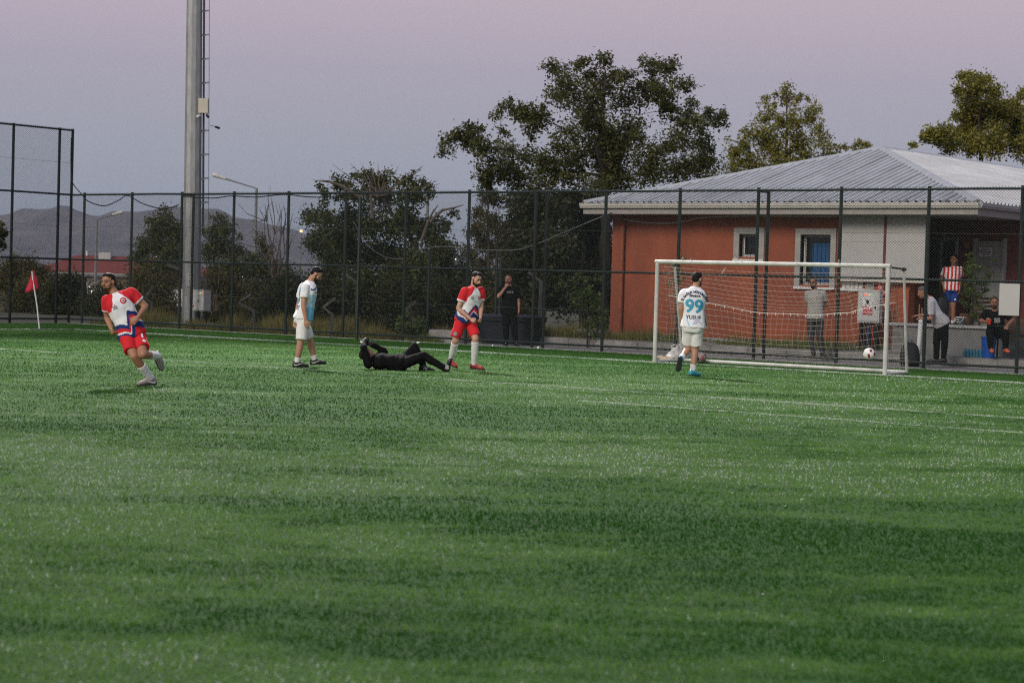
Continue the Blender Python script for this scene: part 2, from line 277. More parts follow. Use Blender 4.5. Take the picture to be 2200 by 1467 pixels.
TREE['dark1']=dict(trunk=[(-7.11,9.53,0.20),(-7.19,9.55,2.16),(-7.25,9.55,3.65)],clumps=[(-8.38,10.11,3.95,0.30),(-6.78,8.92,3.89,0.38),(-7.32,10.54,3.90,0.38),(-7.21,8.96,3.36,0.43),(-6.76,9.59,3.32,0.49),(-6.84,8.72,2.68,0.49),(-6.12,8.99,2.56,0.52),(-7.55,10.03,2.03,0.52),(-7.96,9.68,1.74,0.43),(-6.21,9.15,1.77,0.49),(-7.44,9.69,1.21,0.49),(-7.32,8.66,0.93,0.41),(-7.28,10.64,1.02,0.46)])
TREE['dark2']=dict(trunk=[(-7.74,12.84,0.17),(-7.82,12.86,2.24),(-7.89,12.87,3.95)],clumps=[(-7.66,11.94,4.04,0.37),(-7.84,13.17,3.96,0.37),(-7.92,14.02,3.86,0.29),(-8.09,12.81,3.45,0.48),(-7.76,13.46,3.26,0.46),(-8.44,13.33,2.68,0.51),(-7.72,13.57,2.48,0.48),(-8.49,13.31,1.88,0.48),(-7.07,12.57,1.68,0.48),(-8.40,13.61,1.02,0.51),(-7.37,13.16,0.83,0.43)])
TREE['s_a']=dict(trunk=[(-28.54,8.11,-0.50),(-28.58,8.12,0.48)],clumps=[(-29.63,8.07,1.27,0.43),(-28.94,8.23,1.54,0.36),(-28.65,8.52,1.47,0.36),(-29.52,8.20,0.62,0.49),(-28.05,7.85,0.73,0.52),(-28.46,8.89,0.90,0.43),(-28.55,7.76,0.07,0.46),(-28.56,8.69,0.07,0.49),(-28.77,7.45,-0.46,0.26),(-28.69,7.95,-0.46,0.26),(-27.95,7.94,-0.43,0.26),(-28.33,8.82,-0.45,0.26)])
TREE['s_b']=dict(trunk=[(-25.80,7.71,-0.41),(-25.83,7.72,0.55)],clumps=[(-25.84,7.36,0.94,0.38),(-25.60,7.87,1.03,0.35),(-26.19,7.96,0.46,0.48),(-26.08,7.28,0.14,0.45),(-25.91,8.34,0.39,0.45),(-25.73,7.80,-0.01,0.38),(-26.70,7.80,-0.39,0.25),(-26.26,7.84,-0.37,0.25),(-26.25,8.24,-0.37,0.25),(-25.69,8.18,-0.35,0.25)])
TREE['s_c']=dict(trunk=[(-23.94,7.89,-0.34),(-23.97,7.89,0.60)],clumps=[(-23.94,7.58,0.60,0.38),(-23.82,8.08,0.84,0.34),(-24.92,7.92,0.13,0.41),(-24.40,8.30,0.09,0.41),(-23.25,8.00,0.39,0.38),(-24.15,7.29,-0.30,0.25),(-23.84,7.52,-0.29,0.25),(-23.94,8.11,-0.29,0.25),(-23.16,7.95,-0.26,0.25)])
TREE['s_d']=dict(trunk=[(-20.44,6.80,-0.21),(-20.48,6.81,0.68)],clumps=[(-21.06,6.74,1.27,0.36),(-20.29,6.65,1.13,0.36),(-21.06,6.96,0.67,0.42),(-20.02,6.71,0.69,0.39),(-20.57,7.50,1.07,0.30),(-20.26,6.66,0.21,0.42),(-20.42,6.01,0.23,0.36),(-19.68,6.81,0.33,0.36),(-21.24,6.75,-0.20,0.24),(-20.25,6.36,-0.16,0.24),(-20.05,6.67,-0.16,0.24),(-20.53,7.61,-0.17,0.24)])
TREE['s_e']=dict(trunk=[(-15.57,5.51,-0.04),(-15.60,5.52,0.80)],clumps=[(-15.82,5.22,1.21,0.36),(-15.65,5.74,0.80,0.42),(-16.15,5.17,0.64,0.36),(-15.73,5.35,0.31,0.36),(-15.51,6.29,0.67,0.42),(-14.74,5.35,0.27,0.34),(-15.96,5.00,-0.01,0.22),(-15.70,5.33,-0.00,0.22),(-15.60,5.82,0.00,0.22),(-15.31,6.12,0.01,0.22)])
TREE['s_f']=dict(trunk=[(-12.03,4.46,0.09),(-12.06,4.47,0.89)],clumps=[(-11.95,3.67,0.88,0.40),(-11.64,4.09,1.16,0.40),(-12.37,3.75,0.34,0.37),(-11.94,4.25,0.42,0.43),(-11.91,5.06,0.76,0.40),(-11.70,5.15,0.23,0.35),(-13.05,4.43,0.09,0.21),(-12.14,4.21,0.12,0.21),(-11.77,4.52,0.14,0.21),(-11.12,4.54,0.16,0.21)])
TREE['s_g']=dict(trunk=[(-9.51,3.88,0.18),(-9.54,3.89,0.95)],clumps=[(-10.18,4.09,0.80,0.41),(-9.67,4.49,0.69,0.44),(-10.01,4.31,0.22,0.36),(-10.25,3.77,1.19,0.33),(-9.33,4.71,0.31,0.33),(-10.05,3.59,0.20,0.21),(-9.97,4.13,0.20,0.21),(-9.14,3.86,0.23,0.21),(-9.21,4.58,0.23,0.21)])
TREE['s_h']=dict(trunk=[(-5.84,2.94,0.31),(-5.87,2.94,1.04)],clumps=[(-6.83,2.64,0.64,0.36),(-6.21,2.86,0.54,0.36),(-5.94,3.48,0.80,0.39),(-6.48,2.78,1.02,0.36),(-4.93,3.21,0.76,0.36),(-4.96,2.85,1.30,0.34),(-6.41,2.18,0.32,0.19),(-5.82,2.41,0.35,0.19),(-5.98,3.54,0.34,0.19),(-5.16,3.52,0.37,0.19)])
TREE['s_j']=dict(trunk=[(-8.08,7.52,0.23),(-8.11,7.53,1.03)],clumps=[(-8.43,7.69,1.02,0.40),(-8.27,8.14,0.63,0.40),(-8.78,7.50,0.34,0.35),(-7.93,8.33,1.31,0.40),(-8.36,7.46,1.69,0.35),(-8.75,7.47,0.25,0.21),(-8.60,7.93,0.25,0.21),(-7.83,7.61,0.28,0.21),(-7.74,8.14,0.28,0.21)])
TREE['s_k']=dict(trunk=[(-4.43,0.86,0.36),(-4.46,0.87,1.05)],clumps=[(-4.88,1.32,0.46,0.16),(-4.09,0.67,0.31,0.15),(-4.23,0.26,0.31,0.15),(-4.22,1.00,0.48,0.12),(-4.88,1.22,0.67,0.09)])
TREE['s_i']=dict(trunk=[(-4.44,4.02,0.36),(-4.47,4.02,1.09)],clumps=[(-4.70,3.88,1.08,0.36),(-3.94,3.90,0.80,0.36),(-4.98,4.46,0.46,0.32),(-3.86,4.42,0.50,0.32),(-4.89,3.56,0.46,0.29),(-4.57,3.17,0.39,0.19),(-4.53,3.83,0.39,0.19),(-4.65,4.70,0.39,0.19),(-3.83,4.38,0.42,0.19)])
TREE['ailanthus']=dict(trunk=[(0.21,1.91,0.21),(0.19,1.92,0.75),(0.15,1.91,1.19),(0.09,1.88,1.63)],clumps=[(-0.06,1.98,1.74,0.11),(-0.23,1.95,1.49,0.14),(0.33,1.68,1.39,0.16),(0.28,2.17,1.64,0.13),(0.10,1.60,1.13,0.16),(0.28,2.01,1.19,0.18),(0.06,2.09,0.88,0.20),(0.48,2.04,0.87,0.18),(0.32,2.18,0.58,0.18),(-0.02,1.60,0.63,0.11),(-0.34,1.62,1.51,0.11),(0.05,1.98,0.46,0.16),(0.30,2.02,0.31,0.13)])
TREE['porch_plant']=dict(trunk=[(8.95,4.31,0.90),(8.92,4.31,1.46),(8.87,4.31,2.38)],clumps=[(8.88,4.27,2.43,0.05),(8.84,4.35,2.28,0.08),(8.95,4.25,2.12,0.10),(8.84,4.21,2.02,0.10),(8.95,4.44,2.18,0.07),(8.91,4.32,1.87,0.13),(8.83,4.13,1.76,0.11),(9.14,4.56,2.14,0.08),(9.14,4.63,1.98,0.09),(9.17,4.42,1.82,0.09),(8.99,4.50,1.82,0.10),(8.93,4.17,1.56,0.14),(8.96,4.48,1.51,0.11),(8.92,4.34,1.30,0.12),(8.98,4.27,1.10,0.09),(9.02,4.27,0.97,0.07),(9.16,4.49,1.67,0.06)])
TREE['climber']=dict(trunk=[(3.23,1.10,0.00),(3.23,1.13,1.16),(3.25,1.18,2.11)],clumps=[(3.24,1.16,2.26,0.07),(3.28,1.21,2.11,0.08),(3.19,1.14,1.90,0.09),(3.33,1.08,1.69,0.09),(3.21,1.04,1.47,0.09),(3.14,0.95,1.68,0.06),(3.15,1.20,1.26,0.07)])
TREE['left_edge']=dict(trunk=[(-13.29,-5.36,0.04),(-13.36,-5.35,1.79),(-13.29,-5.28,2.49)],clumps=[(-12.90,-5.33,2.49,0.14),(-13.10,-4.96,2.33,0.11),(-12.73,-5.27,2.09,0.12),(-13.29,-5.13,2.15,0.19),(-13.21,-5.27,2.73,0.16),(-13.38,-5.35,2.37,0.23)])
# ------------------------------------------------------------------ ground
Z = 0.0
m_soil = mat("dry_soil", (0.095, 0.085, 0.055), 0.95, rgb2=(0.045, 0.05, 0.025), scale=0.35, bump=.5, bscale=9)
m_under = mat("turf_backing", (0.03, 0.085, 0.014), 0.95, spec=.1, rgb2=(0.02, 0.06, 0.01), scale=1.2)
m_concrete = mat("concrete", (0.36, 0.35, 0.33), 0.9, vary=.22, scale=3.0, bump=.3, bscale=60)
m_pave = mat("grey_paving", (0.23, 0.222, 0.215), 0.9, vary=.2, scale=2.2, bump=.3, bscale=50)
# terrain: level round the pitch, falling away towards the valley on the far side
N = 60
gx = np.concatenate([np.linspace(-9000, -160, 14), np.linspace(-140, 120, 53), np.linspace(140, 9000, 14)])
gy = np.concatenate([np.linspace(-9000, -160, 14), np.linspace(-140, 160, 61), np.linspace(180, 9000, 14)])
X, Y = np.meshgrid(gx, gy, indexing='ij')
drop = np.clip((np.hypot(X + 5, Y + 15) - 55) / 60, 0, 1)
H = -0.03 - 3.2 * drop * drop * (3 - 2 * drop)
V = np.stack([X, Y, H], -1).reshape(-1, 3)
nx, ny = len(gx), len(gy)
I = (np.arange(nx - 1)[:, None] * ny + np.arange(ny - 1)[None]).ravel()
tag(np_mesh("ground", V, np.stack([I, I + ny, I + ny + 1, I + 1], -1), m_soil, smooth=True), kind="structure")
b = MB(); b.bb(-16.2, 60, -80, -0.12, -0.25, 0.0)
tag(b.build("pitch_turf_base", m_under), kind="structure")
b = MB(); b.bb(-16.4, 16, -0.10, 0.12, -0.25, 0.012)
tag(b.build("fence_footing_kerb", m_concrete), kind="structure")
b = MB(); b.bb(-4.6, 16, 0.13, 1.98, -0.2, 0.004)
tag(b.build("paved_path", m_pave), kind="structure")

# pitch markings: painted sheets, with painted blades standing on them (below)
LINES = [("goal_line_marking", -11.75, 60, -3.77, -3.66), ("touchline_marking", -11.80, -11.69, -60, -3.77),
         ("penalty_box_marking", -3.0, 40, -13.45, -13.36), ("small_sided_marking", 12.8, 40, -15.92, -15.85)]
m_line = mat("line_paint", (0.62, 0.64, 0.62), 0.8, rgb2=(0.42, 0.47, 0.42), scale=5)
m_line2 = mat("worn_line_paint", (0.34, 0.42, 0.34), 0.8, rgb2=(0.12, 0.22, 0.11), scale=3)
for k, (nm, x0, x1, y0, y1) in enumerate(LINES):
    b = MB(); b.add([(x0, y0, .004), (x1, y0, .004), (x1, y1, .004), (x0, y1, .004)], [(0, 1, 2, 3)])
    tag(b.build(nm, m_line if k < 2 else m_line2), kind="structure")

# ------------------------------------------------------------------ artificial turf: real blades, lean follows brushed patches of pile
def grid_noise(x, y, cell, seed):
    g = np.random.default_rng(seed).random((256, 256)); u, v = x / cell, y / cell
    i, j = np.floor(u).astype(int), np.floor(v).astype(int); a, c = u - i, v - j
    a, c = a * a * (3 - 2 * a), c * c * (3 - 2 * c)
    q = lambda p, s: g[p % 256, s % 256]
    return (q(i, j) * (1 - a) + q(i + 1, j) * a) * (1 - c) + (q(i, j + 1) * (1 - a) + q(i + 1, j + 1) * a) * c
m_blade = mat("turf_blade", (0.122, 0.235, 0.048), 0.6, rgb2=(0.012, 0.068, 0.002), attr="tint", spec=.0, trans=.25)
m_blade_pale = mat("turf_glint_blade", (0.50, 0.56, 0.48), 0.45, rgb2=(0.20, 0.29, 0.16), attr="tint", spec=.3, trans=.2)  # whitish colour stands in for glints and sky sheen on the pile
m_blade_out = mat("turf_blade_runoff", (0.065, 0.165, 0.033), 0.55, rgb2=(0.034, 0.10, 0.014), attr="tint", spec=.0, trans=.25)
m_blade_line = mat("painted_turf_blade", (0.52, 0.55, 0.52), 0.6, rgb2=(0.22, 0.30, 0.22), attr="tint", spec=.4, trans=.15)
m_blade_worn = mat("worn_painted_turf_blade", (0.34, 0.40, 0.31), 0.6, rgb2=(0.11, 0.19, 0.08), attr="tint", spec=.4, trans=.15)
def turf():
    view = math.atan2(_f.y, _f.x); P = []
    for d0, d1, dens, w, h in ((5.8, 9, 4200, .0055, .018), (9, 13, 3000, .0065, .018), (13, 20, 1500, .0085, .018), (20, 32, 640, .012, .018), (32, 75, 240, .018, .018)):
        half = R_(19); n = int(dens * half * (d1 * d1 - d0 * d0))
        d = np.sqrt(RNG.random(n) * (d1 * d1 - d0 * d0) + d0 * d0); a = view + (RNG.random(n) * 2 - 1) * half
        P.append(np.stack([CAM.x + d * np.cos(a), CAM.y + d * np.sin(a), np.full(n, w), np.full(n, h)], -1))
    for nm, x0, x1, y0, y1 in LINES:                                   # painted strips stand a little denser
        xa, xb, ya, yb = max(x0, -12), min(x1, 21), max(y0, -24), y1
        n = int((xb - xa) * (yb - ya) * (3600 if y0 > -13 else (1300 if y0 < -15 else 3800)))
        P.append(np.stack([RNG.uniform(xa, xb, n), RNG.uniform(ya, yb, n), np.full(n, .016), np.full(n, .024)], -1))
    P = np.concatenate(P); P = P[(P[:, 1] < -0.12) & (P[:, 0] > -16.2)]
    x, y = P[:, 0], P[:, 1]; n = len(P)
    g1 = grid_noise(x + 50, y + 90, 2.6, 1) * .36 + grid_noise(x + 50, y + 90, .9, 2) * .34 + grid_noise(x, y + 90, .30, 3) * .30
    tl, td = x * .79 + y * .61 + 80, y * .79 - x * .61 + 80
    tuft = grid_noise(tl / .15, td / .05, 1.0, 4) * .5 + grid_noise(tl / .45, td / .12, 1.0, 8) * .5
    g2 = grid_noise(x + 20, y + 200, 4.5, 5) * .6 + grid_noise(x + 20, y + 200, 1.3, 6) * .4
    out = (y > -3.66)
    bl, bd = x * .79 + y * .61, y * .79 - x * .61                     # bands of pile sheen and shade, put into the blade colour
    band = grid_noise(bl / 2.4 + 90, bd / .8 + 90, 1.0, 9) * .42 + grid_noise(bl / .8 + 90, bd / .28 + 90, 1.0, 19) * .26 + grid_noise(x + 13, y + 60, 4.2, 14) * .32
    sheen_zone = np.clip(1 - (np.hypot(x - 8, y + 15) - 8) / 9, 0, 1)         # painted glints and sheen grow stronger in front of the goal
    tint = np.clip(.42 + RNG.normal(0, .20, n) + (g1 - .5) * 1.6 + (band - .5) * 3.6 + .10 * sheen_zone + (tuft - .5) * 1.5, 0, 1)
    pale = (~out) & (RNG.random(n) < np.clip(.006 + .085 * sheen_zone + (.8 + 2.6 * sheen_zone) * np.clip(g1 * .45 + band * .55 - .53, 0, 1) + .06 * np.clip(tuft - .6, 0, 1), 0, .30))
    lean = np.clip((g1 - .5) * 3.4, -1, 1) * 1.0 + (tuft - .5) * 1.6 + RNG.normal(0, .45, n)       # radians towards / away along the brushing direction
    lean = np.where(out, RNG.normal(0, .3, n), lean)
    da = view + (g2 - .5) * 2.2 + RNG.normal(0, .7, n)
    flat_ = (RNG.random(n) < .65) & ~out                                # most of the pile has been trodden flat across the view
    da = np.where(flat_, view - math.pi / 2 + RNG.normal(0, .45, n), da); lean = np.where(flat_, np.sign(RNG.normal(0, 1, n)) * np.clip(RNG.normal(1.15, .2, n), .6, 1.45), lean)
    dirx, diry = np.cos(da), np.sin(da)
    wa = RNG.random(n) * math.pi
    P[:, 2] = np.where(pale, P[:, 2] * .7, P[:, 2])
    hh = P[:, 3] * RNG.uniform(.7, 1.15, n); ww = P[:, 2]
    bx, by = np.cos(wa) * ww / 2, np.sin(wa) * ww / 2
    tx, ty, tz = dirx * np.sin(lean) * hh, diry * np.sin(lean) * hh, np.abs(np.cos(lean)) * hh + .006
    V = np.zeros((n, 3, 3)); V[:, 0] = np.stack([x - bx, y - by, np.zeros(n)], -1); V[:, 1] = np.stack([x + bx, y + by, np.zeros(n)], -1)
    V[:, 2] = np.stack([x + tx, y + ty, tz], -1)
    # the pale blades paint floodlight glints and sky sheen into the turf
    onl = np.full(n, -1)
    for k, (nm, x0, x1, y0, y1) in enumerate(LINES):
        onl[(x > x0) & (x < x1) & (y > y0) & (y < y1)] = k
    keep = RNG.random(n)
    sel = [("turf_pile", (onl < 0) & ~out & ~pale, m_blade), ("glint_pile", (onl < 0) & pale, m_blade_pale), ("runoff_turf_pile", (onl < 0) & out, m_blade_out),
           ("painted_line_pile", (onl == 0) | (onl == 1), m_blade_line), ("worn_line_pile", (onl >= 2), m_blade_worn)]
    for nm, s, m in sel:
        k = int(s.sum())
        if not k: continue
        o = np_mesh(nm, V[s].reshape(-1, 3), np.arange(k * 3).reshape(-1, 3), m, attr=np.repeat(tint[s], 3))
        tag(o, {"glint_pile": "pale blades painting glints and sheen over the artificial grass", "turf_pile": "worn green artificial grass covering the pitch", "runoff_turf_pile": "smooth darker green strip of artificial grass beside the fence",
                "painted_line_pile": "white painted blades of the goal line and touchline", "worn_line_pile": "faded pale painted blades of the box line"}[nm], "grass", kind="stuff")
turf()

# ------------------------------------------------------------------ far hills
def hills():
    m_h = mat("hill_scrub", (0.125, 0.105, 0.105), 1.0, rgb2=(0.035, 0.038, 0.045), scale=.009, detail=8, bump=.0)
    pro = [(-1400, 60), (-700, 70), (-420, 75), (-240, 95), (-120, 150), (-60, 178), (0, 190), (45, 192), (90, 180), (160, 172), (260, 178), (330, 190), (420, 186), (560, 150), (700, 130), (900, 90), (1200, 70), (1600, 66), (2200, 80), (3000, 70)]
    px = np.array([p[0] for p in pro]); ph = np.array([p[1] for p in pro])
    # local frame: s across the view, t away from the camera, origin at the ridge
    o = np.array([-3958., 3211.]); ax = np.array([.7903, .6121]); ay = np.array([-.6121, .7903])
    s = np.linspace(-1400, 3000, 180); t = np.linspace(-1500, 900, 60)
    S, T = np.meshgrid(s, t, indexing='ij')
    top = np.interp(S, px, ph)
    fall = np.where(T < 0, np.clip(1 + T / 1500, 0, 1) ** 1.25, np.clip(1 - T / 900, 0, 1))
    nz = grid_noise(S + 3000 + T * .35, T + 3000, 170, 11) * .6 + grid_noise(S + 3000, T * .6 + 3000, 60, 12) * .3 + grid_noise(S + 3000, T + 3000, 24, 13) * .12
    Hh = top * fall * (.78 + .75 * (nz - .38) * (1 - np.abs(fall - .5))) - 4
    XY = o + S[..., None] * ax + T[..., None] * ay
    V = np.concatenate([XY, Hh[..., None]], -1).reshape(-1, 3)
    ny = len(t); I = (np.arange(len(s) - 1)[:, None] * ny + np.arange(ny - 1)[None]).ravel()
    tag(np_mesh("hills", V, np.stack([I, I + ny, I + ny + 1, I + 1], -1), m_h, smooth=True), kind="structure")
hills()

# ------------------------------------------------------------------ chain-link fence along the goal line
m_fence = mat("green_fence_paint", (0.008, 0.020, 0.0145), 0.45, vary=.2, scale=4, spec=.5)
m_wire = mat("plastic_coated_wire", (0.014, 0.026, 0.022), 0.45, vary=.1, spec=.5)
m_steel = mat("dull_wire", (0.16, 0.17, 0.16), 0.45, metal=.6)
FH, BAY = 3.612, 1.979
CX, CZ = 0.066, 0.061                        # mesh diamond, width and height
def diamonds(x0, x1, z0, z1):
    """end points (2D) of both families of diagonal wires clipped to a rectangle"""
    A, B = [], []; k = CZ / CX; w = x1 - x0; h = z1 - z0
    for sgn in (1, -1):
        c0 = -h / k if sgn > 0 else 0.0; c1 = w if sgn > 0 else w + h / k
        i = math.ceil(c0 / CX)
        while i * CX < c1:
            c = i * CX
            # x = c + sgn*z/k
            za, zb = 0.0, h
            if sgn > 0: za = max(za, -c * k); zb = min(zb, (w - c) * k)
            else: za = max(za, (c - w) * k); zb = min(zb, c * k)
            if zb - za > .01:
                A.append((x0 + c + sgn * za / k, z0 + za)); B.append((x0 + c + sgn * zb / k, z0 + zb))
            i += 1
    return A, B
def panel(name, parent, x0, x1, z0, z1, along='x', off=0.0):
    A, B = diamonds(x0, x1, z0, z1)
    f = (lambda p, e: (p[0], off + e, p[1])) if along == 'x' else (lambda p, e: (off + e, p[0], p[1]))
    return wires(name, [f(p, .002) for p in A], [f(p, -.002) for p in B], .0026, m_wire, parent)
def post(parent, x, y, h, r=.037, name="post"):
    b = MB(); b.tube([(x, y, 0), (x, y, h)], r, 10); b.tube([(x, y, h), (x, y, h + .012)], r * 1.06, 10)
    return b.build(name, m_fence, parent)
fence = empty("end_fence", (0, 0, 0))
tag(fence, "tall green chain-link fence behind the goal", "fence")
XC = -16.40                                   # corner with the side fence
px = [XC] + [BAY * k for k in range(-8, 8)]
for k, x in enumerate(px[1:]):
    post(fence, x, 0, FH + .05)
for x in (BAY * -6, 0.0, BAY * 3):            # doubled posts where two rolls of mesh meet
    post(fence, x, .42, FH, name="back_post")
    b = MB(); b.tube([(x, 0, FH - .02), (x, .42, FH - .02)], .022, 8); b.build("top_tie", m_fence, fence)
for z, r, nm in ((FH, .025, "top_rail"), (1.80, .024, "middle_rail"), (.13, .026, "bottom_rail")):
    for x0, x1 in zip(px[:-1], px[1:]):
        b = MB(); sag = RNG.uniform(-.008, .008)
        b.tube([(x0, -.03, z), ((x0 + x1) / 2, -.03, z + sag), (x1, -.03, z)], r, 8); b.build(nm, m_fence, fence)
for x0, x1 in zip(px[:-1], px[1:]):
    panel("mesh_panel", fence, x0, x1, .05, FH + .05, 'x', -.06)
for z in (2.72, 0.92):
    b = MB(); b.tube([(XC, -.062, z), (14, -.062, z + .01)], .0028, 4); b.build("tension_wire", m_steel, fence)
side = empty("side_fence", (XC, 0, 0))
tag(side, "very tall green chain-link fence running along the touchline by the corner flag", "fence")
ys = [0.0, -.46, -2.05, -4.0, -6.0]
for y in ys: post(side, 0, y, FH * 1.5 + .03, .040)
for z in (FH * 1.5, FH, 1.80, .13):
    for y0, y1 in zip(ys[:-1], ys[1:]):
        b = MB(); b.tube([(0.03, y0, z), (0.03, y1, z)], .027, 8); b.build("rail", m_fence, side)
for y0, y1 in zip(ys[:-1], ys[1:]):
    panel("mesh_panel", side, y1, y0, .05, FH * 1.5 + .05, 'y', .06)
for z in (4.5, 2.72):
    b = MB(); b.tube([(.06, 0, z), (.06, -6, z + .02)], .0028, 4); b.build("tension_wire", m_steel, side)
# ------------------------------------------------------------------ changing-room building
m_red = mat("terracotta_render", (0.345, 0.090, 0.043), 0.9, rgb2=(0.225, 0.064, 0.036), scale=1.3, detail=7, stretch=(1, 1, .35), bump=.25, bscale=120)
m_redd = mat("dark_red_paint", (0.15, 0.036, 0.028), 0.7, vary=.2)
m_white = mat("white_pvc", (0.70, 0.70, 0.69), 0.5, vary=.06, scale=3)
m_cream = mat("cream_gutter", (0.55, 0.53, 0.48), 0.55, vary=.08, scale=3)
m_stone = mat("grey_surround", (0.36, 0.35, 0.33), 0.9, vary=.1, scale=8, bump=.2)
m_panel = mat("off_white_sheet", (0.43, 0.425, 0.41), 0.6, vary=.05, scale=1.2)
m_roof = mat("galvanised_roof", (0.55, 0.56, 0.58), 0.5, vary=.13, scale=2.5, metal=.1, stretch=(1, .25, 1))
m_cap = mat("ridge_flashing", (0.47, 0.48, 0.50), 0.45, vary=.1, scale=4, metal=.2)
m_dark = mat("dark_glass", (0.012, 0.014, 0.016), 0.12, vary=.1, spec=.6)
m_iron = mat("black_iron", (0.012, 0.012, 0.013), 0.5, vary=.1)
m_blue = mat("blue_curtain", (0.028, 0.11, 0.27), 0.85, vary=.2, scale=5, stretch=(9, 9, .6))
m_soffit = mat("soffit_board", (0.33, 0.31, 0.29), 0.8, vary=.1)
m_grey = mat("grey_render", (0.22, 0.22, 0.215), 0.9, vary=.16, scale=1.5, bump=.2, bscale=70)
m_door = mat("grey_door", (0.30, 0.30, 0.295), 0.7, vary=.1)
m_marble = mat("marble_coping", (0.45, 0.45, 0.44), 0.5, rgb2=(0.24, 0.24, 0.235), scale=14)
BX0, BX1, BY, BYE = -0.75, 7.45, 4.2, 24.0
ZB, ZE = 0.24, 3.42
EX0, EX1, EY = -1.17, 9.34, 3.5               # eaves
AX, AY, AZ = 3.95, 9.35, 5.19                 # apex of the hip
bld = empty("changing_room_building", (0, 0, 0))
tag(bld, "low terracotta building with a grey corrugated metal hip roof and a porch", "building")
def part(nm, m, parent=bld, *boxes):
    b = MB()
    for q in boxes: b.bb(*q)
    return b.build(nm, m, parent)
# front wall with openings: window 1 (2.96..3.50, 2.28..2.84) and window 2 (4.63..5.42, 1.66..2.82), strip window (5.75..6.28,1.62..1.80)
wl = MB()
def wallcells(b, xs, zs, holes, y0, y1):
    for i in range(len(xs) - 1):
        for j in range(len(zs) - 1):
            if (i, j) in holes: continue
            b.bb(xs[i], xs[i + 1], y0, y1, zs[j], zs[j + 1])
xs = [BX0, 2.96, 3.50, 4.63, 5.42, BX1]; zs = [ZB - .3, 1.66, 2.28, 2.82, ZE]
wallcells(wl, xs, zs, {(1, 2), (3, 1), (3, 2)}, BY, BY + .25)
front = wl.build("front_wall", m_red, bld)
part("end_wall", m_red, bld, (BX0, BX0 + .25, BY + .26, BYE, ZB - .3, ZE))
part("porch_side_wall", m_red, bld, (6.35, 6.6, BY + .26, 6.6, ZB - .3, ZE))
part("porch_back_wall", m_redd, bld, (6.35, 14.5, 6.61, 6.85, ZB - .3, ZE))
part("right_wall", m_red, bld, (9.0, 9.2, 6.86, BYE, ZB - .3, ZE))
def surround(x0, x1, z0, z1, t):
    for q in ((x0 - t, x0, z0 - .06, z1 + t), (x1, x1 + t, z0 - .06, z1 + t), (x0, x1, z1, z1 + t)):
        part("stone_surround", m_stone, bld, (q[0], q[1], BY - .045, BY + .12, q[2], q[3]))
    part("window_sill", m_white, bld, (x0 - t, x1 + t, BY - .07, BY + .10, z0 - .11, z0 - .061))
surround(2.96, 3.50, 2.28, 2.82, .15); surround(4.63, 5.42, 1.66, 2.82, .14)
def window(x0, x1, z0, z1, blue=False, y=BY + .14):
    w = MB(); f = .055
    for q in ((x0, x0 + f, z0, z1), (x1 - f, x1, z0, z1), (x0 + f, x1 - f, z0, z0 + f), (x0 + f, x1 - f, z1 - f, z1)): w.bb(q[0], q[1], y, y + .06, q[2], q[3])
    fr = w.build("window", m_white, bld)
    part("pane", m_dark, fr, (x0 + f, x1 - f, y + .025, y + .032, z0 + f, z1 - f))
    if blue:
        b = MB(); n = 40
        xx = np.linspace(x0 + .22, x1 - f - .01, n); yy = y + .012 + .008 * np.sin(np.arange(n) * 1.25)
        b.add([(a, c, z0 + f) for a, c in zip(xx, yy)] + [(a, c, z1 - f - .14) for a, c in zip(xx, yy)], [(i, i + 1, n + i + 1, n + i) for i in range(n - 1)])
        b.build("curtain", m_blue, fr)
    # iron bars outside
    g = MB(); nb = max(4, int((x1 - x0) / .105))
    for i in range(nb + 1):
        xx = x0 + .02 + (x1 - x0 - .04) * i / nb; g.tube([(xx, BY - .02, z0 + .01), (xx, BY - .02, z1 - .01)], .007, 5)
    for zz in ((z0 + .03, z1 - .03, z0 + .16, z1 - .16) if z1 - z0 > .8 else (z0 + .03, z1 - .03)): g.tube([(x0 + .01, BY - .02, zz), (x1 - .01, BY - .02, zz)], .008, 5)
    g.build("iron_grille", m_iron, fr)
window(2.96, 3.50, 2.28, 2.82); window(4.63, 5.42, 1.66, 2.82, True)
# white sheeting over the right end of the front, with its dark red frame; shelf under it and a strip window
sy = BY - .16
for x0, x1 in ((5.72, 6.84), (6.90, 7.86)): part("white_sheet_panel", m_panel, bld, (x0, x1, sy, sy + .03, 1.84, 3.36))
part("sheet_frame_upright", m_redd, bld, (6.842, 6.898, sy - .02, sy + .05, 1.60, 3.36))
part("sheet_frame_top", m_redd, bld, (5.70, 7.88, sy - .012, sy + .05, 3.362, 3.41))
part("sheet_shelf", m_cream, bld, (5.70, 7.88, sy - .03, sy + .12, 1.755, 1.838))
part("sheet_seam", m_stone, bld, (5.73, 6.83, sy - .004, sy - .001, 2.66, 2.668), (6.91, 7.85, sy - .004, sy - .001, 2.66, 2.668))
for k in range(5):
    part("glass_block", m_white, bld, (5.74 + k * .108, 5.74 + k * .108 + .094, BY - .02, BY - .001, 1.60, 1.74))
part("strip_sill", m_white, bld, (5.70, 6.34, BY - .05, BY - .001, 1.535, 1.592))
part("stone_pier", m_stone, bld, (6.345, 6.56, BY - .03, BY - .001, 1.42, 1.75))
# drain pipe
b = MB(); b.tube([(-.38, BY - .09, .25), (-.38, BY - .09, 3.0), (-.42, BY - .30, 3.25), (-.45, EY + .1, 3.38)], .052, 10)
for z in (.9, 1.9, 2.9): b.tube([(-.38, BY - .09, z), (-.38, BY - .09, z + .05)], .062, 10)
b.build("drain_pipe", mat("painted_pipe", (0.31, 0.085, 0.042), .7), bld)
